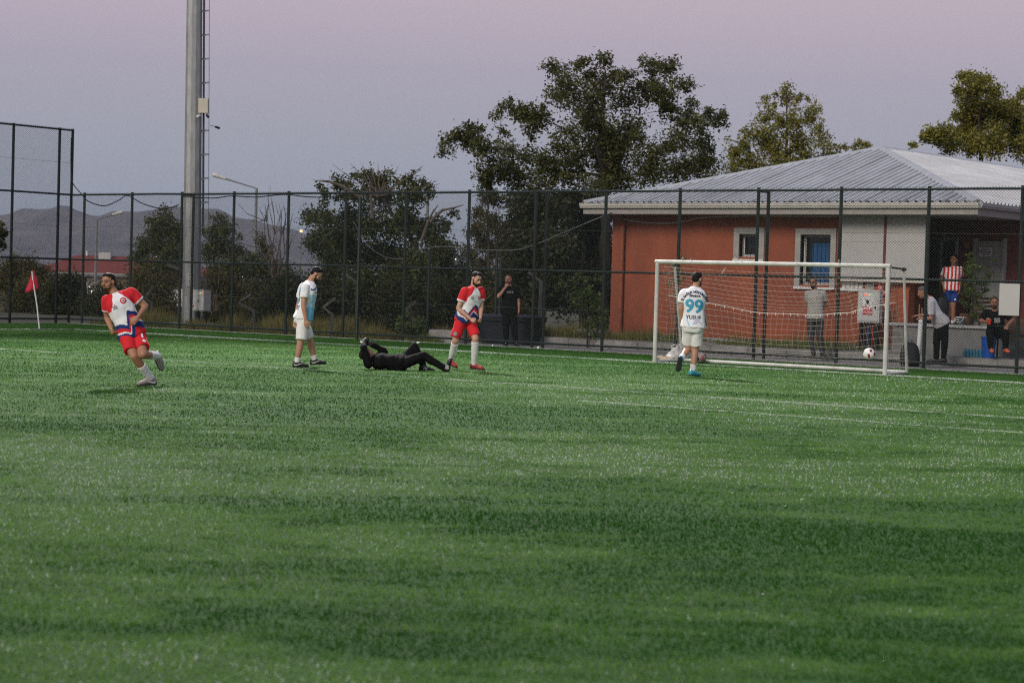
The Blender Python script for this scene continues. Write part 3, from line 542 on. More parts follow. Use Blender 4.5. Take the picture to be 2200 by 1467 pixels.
# eaves: soffit, fascia, gutter
part("soffit", m_soffit, bld, (EX0 + .05, EX1 - .05, EY + .06, BY + .3, 3.26, 3.285), (7.5, EX1 - .05, BY + .31, 6.6, 3.262, 3.287))
def gutter(nm, pts, m=m_cream):
    # box gutter with a rolled lip: profile swept along pts, outward normal o
    b = MB()
    for p, q, o in pts:
        p, q, o = Vector(p), Vector(q), Vector(o); prof = [(0, -.10), (.035, -.105), (.07, -.095), (.085, -.05), (.10, -.045), (.10, .0), (.115, .005), (.112, .022), (.092, .022), (.085, .005), (0, .0)]
        b.loft([[e + o * a + Vector((0, 0, z)) for a, z in prof] for e in (p, q)])
    return b.build(nm, m, bld)
gutter("front_gutter", [((EX0 - .05, EY, 3.50), (EX1 + .05, EY, 3.50), (0, -1, 0))])
gutter("porch_gutter", [((EX1, EY + .02, 3.50), (EX1, 20, 3.50), (1, 0, 0))], m_cap)
part("front_fascia", m_soffit, bld, (EX0, EX1, EY + .005, EY + .04, 3.26, 3.485))
part("porch_fascia", m_soffit, bld, (EX1 - .045, EX1 - .005, EY + .045, 20, 3.24, 3.485))
part("end_fascia", m_cream, bld, (EX0 + .005, EX0 + .045, EY + .045, 20, 3.26, 3.485))
# corrugated sheets, one object per sheet, ribs running up the slope
prof = [(0, 0), (.055, 0), (.068, .058), (.127, .058), (.14, 0), (.195, 0)]   # one rib every 0.195 m
m_lap = mat("dark_lap", (.26, .26, .27), .7)
def sheets(origin, ax, up, halfspan_fn, length, width=.975, nm="roof_sheet"):
    """origin at the left end of the eave, ax along it, up = slope vector for s=1, halfspan_fn(x)->max s"""
    ax, up = Vector(ax), Vector(up); nrm = ax.cross(up).normalized(); k = 0; x0 = 0.0
    while x0 < length - .01:
        x1 = min(x0 + width, length); xsamp = []
        r = 0
        while True:
            done = False
            for a, z in prof:
                x = x0 + r * .195 + a
                if x > x1 - 1e-4: done = True; break
                xsamp.append((x, z))
            if done: break
            r += 1
        xsamp.append((x1 - .004, .012)); b = MB(); vs = []
        lift = .003 * (k % 2)
        for x, z in xsamp:
            s = max(0, halfspan_fn(x)); base = Vector(origin) + ax * x + nrm * (z + lift)
            vs += [base - up.normalized() * .05, base + up * s]
        b.add(vs, [(2 * i, 2 * i + 2, 2 * i + 3, 2 * i + 1) for i in range(len(xsamp) - 1)])
        b.build(nm, m_roof, bld)
        s0 = max(0, halfspan_fn(x1)); e0 = Vector(origin) + ax * (x1 - .012) + nrm * .022; d0 = up.normalized()   # dark strip along the lap between two sheets
        if s0 > .02 and x1 < length - .1: b = MB(); b.loft([[q + ax * -.011, q + ax * -.009 + nrm * .02, q + ax * .010 + nrm * .02, q + ax * .012] for q in (e0 - d0 * .04, e0 + up * (s0 - .01))]); b.build("sheet_lap", m_lap, bld)
        x0 = x1; k += 1
W = EX1 - EX0
sheets((EX0, EY, 3.52), (1, 0, 0), (0, AY - EY, AZ - 3.52), lambda x: min(x / (AX - EX0), (W - x) / (EX1 - AX)), W)
sheets((EX1, EY, 3.52), (0, 1, 0), (AX - EX1, 0, AZ - 3.52), lambda y: min(y / (AY - EY), 1), 17.0)
# left slope (mostly out of view), plain sheets
b = MB(); b.add([(EX0, EY, 3.52), (AX, AY, AZ), (AX, 20.5, AZ), (EX0, 20.5, 3.52)], [(0, 1, 2, 3)]); b.build("roof_sheet", m_roof, bld)
def cap(p, q, w=.13):
    p, q = Vector(p), Vector(q); d = (q - p).normalized(); s = d.cross(Vector((0, 0, 1))).normalized(); u = s.cross(d)
    b = MB(); b.loft([[e + s * a + u * z for a, z in ((-w, -.015), (-.03, .05), (.03, .05), (w, -.015), (w, -.03), (0, .02), (-w, -.03))] for e in (p, q)]); return b.build("ridge_cap", m_cap, bld)
up_ = Vector((0, 0, .03))
cap(Vector((EX0, EY, 3.52)) + up_, Vector((AX, AY, AZ)) + up_); cap(Vector((EX1, EY, 3.52)) + up_, Vector((AX, AY, AZ)) + up_); cap(Vector((AX, AY, AZ)) + up_, Vector((AX, 20.5, AZ)) + up_)
part("back_gable", m_red, bld, (EX0 + .5, EX1 - .4, 20.1, 20.3, 3.3, 3.5))
# porch: floor, terrace wall with marble coping, barred window and door, sign
part("porch_floor", m_pave, bld, (7.46, 14.5, 3.62, 6.6, .55, .73))
part("terrace_wall", m_grey, bld, (7.46, 14.5, 3.40, 3.61, .0, .80))
part("coping", m_marble, bld, (7.40, 14.5, 3.34, 3.68, .802, .86))
part("red_pier", m_red, bld, (7.20, 7.455, BY - .06, BY - .001, .24, 1.60))
def porchwin(x0, x1, z0, z1):
    y = 6.60; b = MB(); f = .07
    for q in ((x0, x0 + f, z0, z1), (x1 - f, x1, z0, z1), (x0 + f, x1 - f, z0, z0 + f), (x0 + f, x1 - f, z1 - f, z1), ((x0 + x1) / 2 - .03, (x0 + x1) / 2 + .03, z0 + f, z1 - f)): b.bb(q[0], q[1], y - .05, y, q[2], q[3])
    fr = b.build("window", m_stone, bld)
    part("pane", m_dark, fr, (x0 + f, x1 - f, y - .02, y - .012, z0 + f, z1 - f))
    g = MB()
    for i in range(8):
        xx = x0 + .04 + (x1 - x0 - .08) * i / 7; g.tube([(xx, y - .1, z0), (xx, y - .1, z1)], .009, 5)
    for zz in (z0 + .05, z0 + .5, z1 - .45, z1 - .05): g.tube([(x0, y - .1, zz), (x1, y - .1, zz)], .009, 5)
    g.build("iron_grille", m_iron, fr)
porchwin(6.64, 7.46, 1.55, 2.85)
dr = part("door", m_door, bld, (7.95, 8.60, 6.53, 6.608, .735, 2.78))
part("door_frame", m_stone, bld, (7.88, 7.945, 6.50, 6.609, .735, 2.85), (8.605, 8.67, 6.50, 6.609, .735, 2.85))
sg = part("door_sign", mat("paper_white", (.62, .62, .62), .7, vary=.05), bld, (8.03, 8.33, 6.515, 6.528, 2.42, 2.63))
m_black = mat("black_print", (.012, .012, .014), .6, vary=.05)
for k, tx in enumerate(("2 NOLU", "SOYUNMA", "ODASI")):
    flat_text("sign_lettering", tx, .062, (8.18, 6.512, 2.58 - k * .057), (1, 0, 0), (0, 0, 1), m_black, sg, bold=.0015)
part("wall_lamp", mat("amber_lamp", (.35, .12, .02), .5), bld, (7.66, 7.75, 6.50, 6.60, 2.62, 2.74))

# kerb stones and raised apron in front of the building
apr = MB(); apr.bb(-2.2, 14.5, 2.13, 3.395, -.1, .215); apr.bb(-2.2, 7.45, 3.396, 4.195, -.1, .235)
tag(apr.build("building_apron", m_pave), kind="structure")
kb = empty("kerb", (0, 2.06, 0)); tag(kb, kind="structure")
x = -2.4; kmesh = None
while x < 14:
    L = 1.0
    b = MB(); j = RNG.uniform(-.008, .008); b.bb(x + .006, x + L - .006, -.065 + j, .065 + j, -.1, .20 + RNG.uniform(-.008, .008))
    o = b.build("kerb_stone", m_concrete, kb); x += L
# lower edging line of broken concrete along the wall foot
b = MB(); b.bb(-.9, 7.40, 3.98, 4.19, .2, .32); tag(b.build("wall_plinth", m_concrete), kind="structure")

# ------------------------------------------------------------------ cabinets and danger signs
m_cab = mat("grey_cabinet_paint", (0.56, 0.56, 0.55), 0.5, vary=.08, scale=4)
m_sign = mat("red_sign", (0.55, 0.02, 0.025), 0.5, vary=.08)
m_wtext = mat("white_print", (0.72, 0.72, 0.72), 0.6, vary=.04)
m_ind_r = mat("red_indicator", (.6, .03, .02), .4, emit=(1, .12, .06), est=1.6)
m_ind_g = mat("green_indicator", (.1, .5, .1), .4, emit=(.3, 1, .3), est=1.0)
m_ind_y = mat("yellow_indicator", (.6, .5, .1), .4, emit=(1, .8, .2), est=1.0)
def skull(parent, c, ax, ay, s):
    c, ax, ay = Vector(c), Vector(ax), Vector(ay); b = MB()
    def disc(x, y, rx, ry, n=14): b.add([c + ax * (x + rx * math.cos(2 * math.pi * i / n)) + ay * (y + ry * math.sin(2 * math.pi * i / n)) for i in range(n)], [tuple(range(n))])
    disc(0, .02 * s, .30 * s, .34 * s); disc(0, -.30 * s, .18 * s, .16 * s)
    for sg_ in (-1, 1):
        p, q = Vector((-.5 * s * sg_, -.75 * s)), Vector((.5 * s * sg_, .45 * s)); d = (q - p).normalized(); nn = Vector((-d.y, d.x)) * .045 * s
        b.add([c + ax * e.x + ay * e.y - Vector((0, .001, 0)) for e in (p + nn, p - nn, q - nn, q + nn)], [(0, 1, 2, 3)])
    return b.build("skull_mark", m_black, parent)
cb = empty("electric_cabinet", (6.85, 3.55, .215))
tag(cb, "light grey electric cabinet on legs with a skull and red danger sign", "cabinet")
b = MB(); b.bb(-.27, .27, -.16, -.01, .62, 1.32); b.bb(-.29, .29, -.18, .01, 1.322, 1.355); b.build("housing", m_cab, cb)
b = MB(); b.bb(-.24, .24, -.178, -.162, .65, 1.30); dcab = b.build("door", m_cab, cb)
b = MB(); b.bb(.17, .20, -.20, -.18, .94, 1.02); b.build("handle", m_iron, dcab)
for x in (-.2, .2): b = MB(); b.bb(x - .03, x + .03, -.13, -.03, 0, .618); b.build("leg", m_iron, cb)
for x, m, r in ((-.12, "black_cable", .03), (-.05, "blue_cable", .03), (.0, "black_cable", .035), (.06, "red_cable", .016), (.12, "black_cable", .035)):
    mm = mat(m, {"black_cable": (.012, .012, .014), "blue_cable": (.02, .08, .2), "red_cable": (.4, .03, .03)}[m], .6)
    b = MB(); b.tube([(x, -.05, .62), (x + .02, -.07, .35), (x - .01, -.04, .02)], r, 8); b.build("cable", mm, cb)
for x, m in ((-.115, m_ind_r), (-.065, m_ind_r), (-.02, m_ind_r), (.03, m_ind_g)):
    b = MB(); b.ellipsoid((x, -.18, 1.24), (.02, .012, .02), nu=8, nv=6); b.build("indicator_light", m, cb)
pl = MB(); pl.bb(-.13, .11, -.186, -.179, .80, 1.18); pl = pl.build("notice_plate", m_wtext, cb)
skull(pl, (-.01, -.190, 1.09), (1, 0, 0), (0, 0, 1), .13)
b = MB(); b.bb(-.13, .11, -.193, -.1865, .80, .985); b.build("danger_field", m_sign, pl)
for k, tx in enumerate(("ÖLÜM", "TEHLİKESİ")): flat_text("lettering", tx, (.085, .058)[k], (-.01, -.196, .935 - k * .08), (1, 0, 0), (0, 0, 1), m_wtext, pl, bold=.0012)
ds = empty("danger_sign", (6.83, BY - .075, 1.46)); tag(ds, "small red danger sign with white lettering above the grey cabinet", "sign")
b = MB(); b.bb(-.15, .15, 0, .01, 0, .24); b.build("plate", m_sign, ds)
b = MB(); b.bb(-.02, .02, .0105, .075, .05, .2); b.build("bracket", m_iron, ds)
for k, tx in enumerate(("ÖLÜM", "TEHLİKESİ")): flat_text("lettering", tx, (.095, .062)[k], (0, -.003, .165 - k * .1), (1, 0, 0), (0, 0, 1), m_wtext, ds, bold=.0012)

# ------------------------------------------------------------------ light mast
m_galv = mat("galvanised_steel", (0.37, 0.375, 0.37), 0.5, rgb2=(0.24, 0.25, 0.25), scale=7, metal=.55, detail=6, stretch=(1, 1, .3))
m_gdark = mat("dark_cable_tray", (0.05, 0.055, 0.055), 0.5)
MX, MY = -12.95, 1.45
mast = empty("light_mast", (MX, MY, 0)); mast.rotation_euler = (0, -.020, 0); tag(mast, "tall galvanised floodlight mast behind the corner of the fence", "light mast")
b = MB(); b.tube([(0, 0, .02), (0, 0, 8), (0, 0, 22)], [.265, .225, .15], 12); b.build("pole", m_galv, mast)
b = MB(); b.tube([(0, 0, 0), (0, 0, .05)], .42, 16)
for k in range(8): a = k * math.pi / 4; b.tube([(.34 * math.cos(a), .34 * math.sin(a), .05), (.34 * math.cos(a), .34 * math.sin(a), .12)], .025, 6)
b.build("base_plate", m_galv, mast)
lr = Vector((.7903, .6121, 0)); lf = Vector((-.6121, .7903, 0))
b = MB()
for z0 in np.arange(.8, 21, .28): pass
off = lr * .36 - lf * .02
b.tube([lr * .30 + Vector((0, 0, 2.6)), lr * .265 + Vector((0, 0, 9)), lr * .2 + Vector((0, 0, 21))], .030, 6); b.build("cable_conduit", m_gdark, mast)
b = MB(); b.tube([lr * .455 + Vector((0, 0, 2.6)), lr * .41 + Vector((0, 0, 9)), lr * .34 + Vector((0, 0, 21))], .008, 5); b.build("safety_rail", m_gdark, mast)
for z0 in np.arange(2.8, 20.5, .66):
    b = MB(); w = .455 - (z0 - 2.6) * .0066
    b.tube([lr * (w - .27) + Vector((0, 0, z0)), lr * (w - .12) + lf * .07 + Vector((0, 0, z0 + .03)), lr * w + Vector((0, 0, z0 + .03)), lr * (w - .02) - lf * .08 + Vector((0, 0, z0)), lr * (w - .25) - lf * .02 + Vector((0, 0, z0 - .02))], .013, 5)
    b.build("climbing_step", m_galv, mast)
bx = MB(); M3 = Matrix.Rotation(R_(37.7), 3, 'Z'); bx.box(lr * .30 - lf * .14 + Vector((0, 0, 6.12)), (.26, .2, .40), M3); bx = bx.build("junction_box", mat("beige_box", (.50, .46, .38), .6, vary=.06), mast)
for d in (-.09, .10):
    b = MB(); c = lr * (.30 + d) - lf * .16 + Vector((0, 0, 5.86)); b.capsule(c, .035, c - lf * .12 + lr * d * .5 - Vector((0, 0, .05)), .04, 8); b.tube([c, c + Vector((0, 0, .09))], .012, 6); b.build("camera", m_iron if d > 0 else m_white, bx)
b = MB(); c = lr * .62 + Vector((0, 0, 5.56)); b.capsule(c, .03, c + lr * .09 - Vector((0, 0, .03)), .035, 8); b.tube([lr * .47 + Vector((0, 0, 5.6)), c], .008, 5); b.build("camera", m_iron, mast)
b = MB(); b.box(-lf * .272 - lr * .02 + Vector((0, 0, 1.32)), (.17, .01, .36), M3); pn = b.build("number_plate", m_panel, mast)
for k, tx in enumerate("7152"): flat_text("plate_digit", tx, .075, -lf * .281 - lr * .02 + Vector((0, 0, 1.44 - k * .08)), lr, (0, 0, 1), m_black, pn)
# floodlights at the top of the mast, the light that throws the players' shadows towards the camera
aim = Vector((11, -19, 0)) - Vector((MX, MY, 22))
hd = MB()
crossdir = aim.cross(Vector((0, 0, 1))).normalized()
hd.tube([crossdir * -1.5 + Vector((0, 0, 22)), crossdir * 1.5 + Vector((0, 0, 22))], .05, 8); hd.build("crossarm", m_galv, mast)
m_flood = mat("floodlight_lens", (.8, .8, .8), .3, emit=(1, .97, .9), est=20)
q = aim.to_track_quat('-Z', 'Y')
for k in (-1.2, -.4, .4, 1.2):
    c = crossdir * k + Vector((0, 0, 22.0)) + aim.normalized() * .25; Mq = q.to_matrix()
    b = MB(); b.box(c, (.55, .4, .16), Mq); fl = b.build("floodlight", m_iron, mast)
    b = MB(); b.box(c + aim.normalized() * .09, (.48, .34, .01), Mq); b.build("lens", m_flood, fl)
ld = bpy.data.lights.new("mast_floodlight", 'SPOT'); ld.energy = 100000; ld.spot_size = R_(66); ld.spot_blend = .9; ld.shadow_soft_size = .9; ld.color = (1, .96, .9)
lo = bpy.data.objects.new("mast_floodlight", ld); COL.objects.link(lo); lo.parent = mast
lo.location = Vector((0, 0, 22)) + aim.normalized() * .6; lo.rotation_euler = q.to_euler()
b = MB(); b.box((MX + .1, MY - .2, .06), (1.7, 1.3, .16)); tag(b.build("mast_foundation", m_concrete), "low concrete foundation slab under the light mast", "slab")
# second cabinet, by the mast
c2 = empty("electric_cabinet", (-11.92, .85, 0)); tag(c2, "white electric cabinet with red indicator lights beside the light mast", "cabinet")
b = MB(); b.bb(-.21, .21, -.13, .13, .50, 1.06); b.build("housing", m_cab, c2)
b = MB(); b.bb(-.19, .19, -.142, -.131, .52, 1.04); d2 = b.build("door", m_cab, c2)
b = MB(); b.bb(.0, .025, -.156, -.143, .74, .80); b.build("handle", m_iron, d2)
for x, m in ((.06, m_ind_y), (.10, m_ind_g), (.13, m_ind_r), (.165, m_ind_r)):
    b = MB(); b.ellipsoid((x, -.142, .98), (.016, .01, .016), nu=8, nv=6); b.build("indicator_light", m, c2)
b = MB(); b.ellipsoid((-.17, -.142, .62), (.03, .006, .03), nu=8, nv=6); b.build("warning_mark", m_sign, c2)
for x in (-.15, .15): b = MB(); b.bb(x - .03, x + .03, -.06, .06, 0, .498); b.build("leg", m_iron, c2)
# ------------------------------------------------------------------ goal
m_goal = mat("white_goal_paint", (0.55, 0.55, 0.53), 0.5, rgb2=(0.38, 0.38, 0.35), scale=5, detail=6)
m_rust = mat("dark_bracket", (0.05, 0.048, 0.045), 0.6)
m_net = mat("net_cord", (0.43, 0.385, 0.335), 0.8, vary=.1)
m_rope = mat("net_rope", (0.62, 0.60, 0.56), 0.8, vary=.1)
GX0, GX1, GY = 5.885, 10.944, -3.716
goal = empty("goal", ((GX0 + GX1) / 2, GY, 0)); tag(goal, "white five-metre football goal with a sagging net", "goal")
gw = (GX1 - GX0) / 2
def gt(nm, pts, r, m=m_goal, n=10, par=goal): b = MB(); b.tube(pts, r, n); return b.build(nm, m, par)
for s in (-1, 1):
    gt("post", [(s * gw, 0, 0), (s * gw, 0, 2.0)], .040, n=14)
    gt("top_stay", [(s * gw, .03, 1.98), (s * gw, .62, 1.96)], .018, m_goal if s < 0 else m_rust)
    gt("back_stay", [(s * gw, .62, 1.96), (s * gw * .985 , .95, .06)], .026)
    gt("side_ground_bar", [(s * gw, .04, .03), (s * gw * .985, .98, .03)], .026, m_goal)
    gt("corner_bracket", [(s * gw, .58, 1.955), (s * gw, .66, 1.955)], .035, m_rust)
gt("crossbar", [(-gw - .048, 0, 2.0), (gw + .048, 0, 2.0)], .040, n=14)
gt("rear_ground_bar", [(-gw * .985, .97, .04), (gw * .985, .97, .04)], .034)
# net: hung from the crossbar, joined at a rope half way down, bellied by slack
def net_pt(u, v):
    x = (-gw + .03) + (2 * gw - .06) * u
    belly = math.sin(math.pi * u)
    zr = 1.33 - .30 * belly; yr = .40 + .30 * belly
    if v < .5:
        t = v / .5; y = .02 + (yr - .02) * t ** .85; z = 1.96 + (zr - 1.96) * t - .10 * belly * math.sin(math.pi * t)
    else:
        t = (v - .5) / .5; y = yr + (.95 - yr) * t - .14 * belly * math.sin(math.pi * t); z = zr + (.05 - zr) * t
    x += .22 * belly * math.sin(math.pi * min(v, .5) * 1.0) * (1 if u < .8 else .3) + .02 * math.sin(9 * u + 7 * v)
    x += .10 * (noise.noise(Vector((u * 4, v * 3, 1.7)))) * math.sin(math.pi * v) * min(1, 6 * min(u, 1 - u))
    y += .08 * noise.noise(Vector((u * 5, v * 4, 9.1))) * math.sin(math.pi * v)
    z += .05 * noise.noise(Vector((u * 6, v * 5, 3.3))) * math.sin(math.pi * v)
    return (x, y, z)
A, B = [], []
NU, NV = 40, 20
for i in range(NU + 1):
    for j in range(NV * 2):
        A.append(net_pt(i / NU, j / (NV * 2))); B.append(net_pt(i / NU, (j + 1) / (NV * 2)))
for j in range(1, NV + 1):
    for i in range(NU * 2):
        A.append(net_pt(i / (NU * 2), j / NV)); B.append(net_pt((i + 1) / (NU * 2), j / NV))
wires("back_net", A, B, .0022, m_net, goal)
for s in (-1, 1):
    A, B = [], []
    def sp(u, v):   # u from post to back stay, v from the top down
        yb = .62 + .33 * v; y = yb * u; z = 1.95 - 1.9 * v - .05 * math.sin(math.pi * u)
        x = s * (gw - .01) - s * .12 * math.sin(math.pi * u) * math.sin(math.pi * v) + .05 * noise.noise(Vector((u * 4, v * 6, s * 5.0)))
        return (x, y + .03 * noise.noise(Vector((u * 5, v * 7, s * 2.0))), z)
    for i in range(0, 8):
        for j in range(32): A.append(sp(i / 7, j / 32)); B.append(sp(i / 7, (j + 1) / 32))
    for j in range(0, 18):
        for i in range(14): A.append(sp(i / 14, j / 17)); B.append(sp((i + 1) / 14, j / 17))
    wires("side_net", A, B, .0022, m_net, goal)
gt("net_rope", [net_pt(i / 60, .5) for i in range(61)], .006, m_rope, 5)
b = MB()
for i in range(3, 58, 2):
    p = Vector(net_pt(i / 60, .5)); b.tube([p + Vector((0, -.01, .015)), p + Vector((.01, -.015, -.04))], .007, 4)
b.build("rope_knots", m_rope, goal)
b = MB()
for x, l in ((-1.95, .05), (-1.75, .03), (-.75, .06), (-.6, .04), (.6, .03), (1.5, .05)): b.tube([(x, -.02, 2.045), (x + .02, -.03, 2.05 + l), (x + l, -.03, 2.06 + l * .3)], .005, 4)
b.tube([(-1.02, -.02, 1.78), (-.98, -.03, 1.86), (-.93, -.03, 1.90)], .008, 4)
b.build("cord_ends", m_rope, goal)

# ------------------------------------------------------------------ balls, bag, flag and other small things
def ball(nm, c, r, base, marks, label, rot):
    e = empty(nm, c); tag(e, label, "ball")
    b = MB(); b.ellipsoid((0, 0, 0), (r, r, r), nu=32, nv=20); o = b.build("casing", base, e, True)
    # printed panels: curved patches just proud of the surface
    for k, (th, ph, a, bb, tw, m) in enumerate(marks):
        b = MB(); d = Vector((math.cos(ph) * math.cos(th), math.cos(ph) * math.sin(th), math.sin(ph))); t1 = d.orthogonal().normalized(); t1.rotate(Matrix.Rotation(tw, 3, d)); t2 = d.cross(t1)
        n = 18; ring = [];
        for q in (0.35, .7, 1.0): ring.append([(d + t1 * a * q * math.copysign(abs(math.cos(2 * math.pi * i / n)) ** .6, math.cos(2 * math.pi * i / n)) + t2 * bb * q * math.copysign(abs(math.sin(2 * math.pi * i / n)) ** .6, math.sin(2 * math.pi * i / n))).normalized() * (r * 1.006) for i in range(n)])
        vs = [d * r * 1.006] + [p for rg in ring for p in rg]; fs = [(0, 1 + i, 1 + (i + 1) % n) for i in range(n)]
        for w in range(2): fs += [(1 + w * n + i, 1 + (w + 1) * n + i, 1 + (w + 1) * n + (i + 1) % n, 1 + w * n + (i + 1) % n) for i in range(n)]
        b.add(vs, fs); b.build("printed_panel", m, o)
    e.rotation_euler = rot; return e
m_ballw = mat("ball_white", (0.72, 0.71, 0.68), 0.4, vary=.06)
m_ballr = mat("ball_maroon", (0.22, 0.025, 0.03), 0.45, vary=.1)
cdir = math.atan2(CAM.y + 3.1, CAM.x - 10.29)
ball("football", (10.29, -3.1, .36), .112, m_ballw, [(cdir - .05, -.35, .42, .22, .9, m_ballr), (cdir + .35, .62, .30, .22, .5, m_ballr), (cdir + 1.15, .0, .3, .3, 1., m_ballr), (cdir - 1.5, .4, .3, .3, 1., m_ballr), (cdir + 2.6, .1, .4, .3, .3, m_ballr)], "white football with maroon panels flying in the goal net", (0, 0, 0))
m_ball2 = mat("ball_grey_red", (0.30, 0.24, 0.24), 0.5, rgb2=(0.13, 0.09, 0.10), scale=14)
ball("football", (6.48, -2.95, .112), .112, m_ball2, [(cdir, .1, .35, .3, .4, mat("ball_faded_red", (.30, .08, .08), .5)), (cdir + .9, .5, .3, .3, .4, m_black), (cdir - .9, -.2, .35, .25, .8, m_black)], "scuffed dark red and grey football lying behind the player numbered 99", (0, 0, .4))
# plastic bag with two handles
def plastic_bag():
    e = empty("plastic_bag", (5.78, -2.72, 0)); tag(e, "crumpled white plastic carrier bag lying inside the goal", "bag")
    e.rotation_euler = (0, 0, .5)
    b = MB(); b.ellipsoid((0, 0, .12), (.21, .15, .14), nu=28, nv=18)
    b.v = [tuple(Vector(p) + Vector(p).normalized() * (.07 * noise.noise(Vector(p) * 9) + .04 * noise.noise(Vector(p) * 22))) for p in b.v]
    b.v = [(x, y, max(z, .006)) for x, y, z in b.v]
    b.build("bag_body", mat("thin_white_plastic", (.66, .65, .63), .35, vary=.06, trans=.3), e, True)
    for s in (-1, 1):
        b = MB(); b.tube([(s * .05 - .06, s * .03, .22), (s * .05 - .07, s * .04, .31), (s * .05, s * .05, .345), (s * .05 + .06, s * .04, .30), (s * .05 + .05, s * .03, .21)], [.02, .014, .011, .014, .02], 6)
        b.build("bag_handle", MATS["thin_white_plastic"], e, True)
plastic_bag()
b = MB()
b.ellipsoid((0, 0, .05), (.22, .12, .055), nu=16, nv=10); b.v = [(x + .03 * noise.noise(Vector((x, y, z)) * 12), y, max(.004, z + .05 * noise.noise(Vector((x, y, z)) * 10))) for x, y, z in b.v]
o = b.build("paper_sack", mat("brown_paper", (.34, .26, .19), .9), None, True); o.location = (5.66, -3.02, 0); tag(o, "flattened brown paper sack beside the white plastic bag", "sack")
# corner flag
fl = empty("corner_flag", (-11.72, -4.80, 0)); fl.rotation_euler = (0, 0, R_(37.7)); tag(fl, "red corner flag on a leaning white pole", "corner flag")
b = MB(); b.tube([(0, 0, 0), (-.085, .02, .62), (-.20, .03, 1.25), (-.225, .03, 1.44)], .019, 8); b.build("pole", mat("white_pole", (.66, .66, .64), .5), fl)
fm = MB(); n = 10; vs = []
for i in range(n + 1):
    t = i / n; z = 1.46 - .46 * t
    px0 = -.205 + .05 * (1.46 - z)
    lft = px0 - .035 - (.17 * t) + .02 * math.sin(5 * t); rgt = px0 + .02 + .10 * min(1, t * 1.6)
    for j in range(7):
        s = j / 6; vs.append((lft + (rgt - lft) * s, .03 + .035 * math.sin(7 * s + 2 * t) * t, z - .10 * (1 - s) * t))
fm.add(vs, [(i * 7 + j, i * 7 + j + 1, (i + 1) * 7 + j + 1, (i + 1) * 7 + j) for i in range(n) for j in range(6)])
o = fm.build("flag_cloth", mat("red_flag_cloth", (.52, .022, .045), .7, vary=.1, trans=.2), fl, True)
md = o.modifiers.new("thickness", 'SOLIDIFY'); md.thickness = .003
b = MB(); b.tube([(0, 0, 0), (0, 0, .025)], [.16, .10], 14); b.build("rubber_base", mat("rubber", (.10, .10, .10), .8), fl)
# black backpack leaning against the fence
def backpack():
    e = empty("backpack", (9.12, .95, 0)); e.rotation_euler = (R_(-8), 0, R_(30)); tag(e, "black backpack standing on the path behind the goal net", "backpack")
    b = MB(); rings = []
    for z, hw, hd in ((.0, .17, .10), (.03, .20, .13), (.2, .205, .14), (.36, .185, .125), (.45, .14, .10), (.50, .07, .06)):
        rings.append([Vector((hw * math.copysign(abs(math.cos(t)) ** .6, math.cos(t)), hd * math.copysign(abs(math.sin(t)) ** .6, math.sin(t)), z)) for t in [2 * math.pi * k / 20 for k in range(20)]])
    b.loft(rings); mb_ = mat("black_nylon", (.010, .010, .011), .65, vary=.2, scale=9, bump=.3, bscale=30); b.build("pack", mb_, e, True)
    b = MB(); rings = [[Vector((hw * math.copysign(abs(math.cos(t)) ** .6, math.cos(t)), -.13 + hd * math.sin(t), z)) for t in [2 * math.pi * k / 16 for k in range(16)]] for z, hw, hd in ((.03, .13, .03), (.05, .15, .05), (.2, .145, .055), (.25, .12, .03))]; b.loft(rings); b.build("front_pocket", mb_, e, True)
    b = MB(); b.tube([(-.05, .03, .48), (-.03, .03, .55), (.03, .03, .55), (.05, .03, .48)], .011, 6); b.build("grab_handle", m_gdark, e, True)
    for s in (-1, 1): b = MB(); b.tube([(s * .09, .12, .42), (s * .13, .17, .3), (s * .15, .14, .08)], .02, 6); b.build("shoulder_strap", mb_, e, True)
backpack()
# blue bucket with rim and a worn sticker
def bucket(nm, c, r0, r1, h, m, label, cat="bucket"):
    e = empty(nm, c); tag(e, label, cat)
    b = MB(); n = 24
    rings = [[Vector((r * math.cos(2 * math.pi * k / n), r * math.sin(2 * math.pi * k / n), z)) for k in range(n)] for r, z in ((r0, 0), (r1, h), (r1 * 1.06, h), (r1 * 1.06, h + .03), (r1 * .97, h + .03), (r1 * .93, h - .02), (r0 * .92, .02))]
    b.loft(rings, False); b.add([Vector((r0 * .95 * math.cos(2 * math.pi * k / n), r0 * .95 * math.sin(2 * math.pi * k / n), .01)) for k in range(n)], [tuple(range(n))]); b.build("tub", m, e); return e
m_bb = mat("blue_plastic", (.010, .085, .40), .35, vary=.1)
bk = bucket("waste_bin", (10.25, 2.28, .217), .135, .155, .41, m_bb, "bright blue plastic bin standing on the kerb edge")
b = MB(); b.tube([(-.05, -.147, .16), (-.05, -.152, .22)], .001, 4); 
p = Vector((.10, -.115, .18)); b.add([p, p + Vector((.05, .05, 0)), p + Vector((.048, .05, .09)), p + Vector((.0, .0, .1))], [(0, 1, 2, 3)]); b.build("sticker", m_wtext, bk)
# shrink-wrapped pack of water bottles
wp = empty("water_bottle_pack", (9.90, 2.30, .217)); wp.rotation_euler = (0, 0, .2); tag(wp, "light blue shrink-wrapped pack of water bottles next to the blue bin", "bottle pack")
m_wb = mat("pale_blue_bottle", (.06, .22, .34), .25, vary=.25, scale=20)
for i in range(6):
    for j in range(2):
        b = MB(); b.tube([(-.17 + i * .068, -.035 + j * .068, 0), (-.17 + i * .068, -.035 + j * .068, .12), (-.17 + i * .068, -.035 + j * .068, .15), (-.17 + i * .068, -.035 + j * .068, .165)], [.033, .033, .016, .016], 10); b.build("bottle", m_wb, wp)
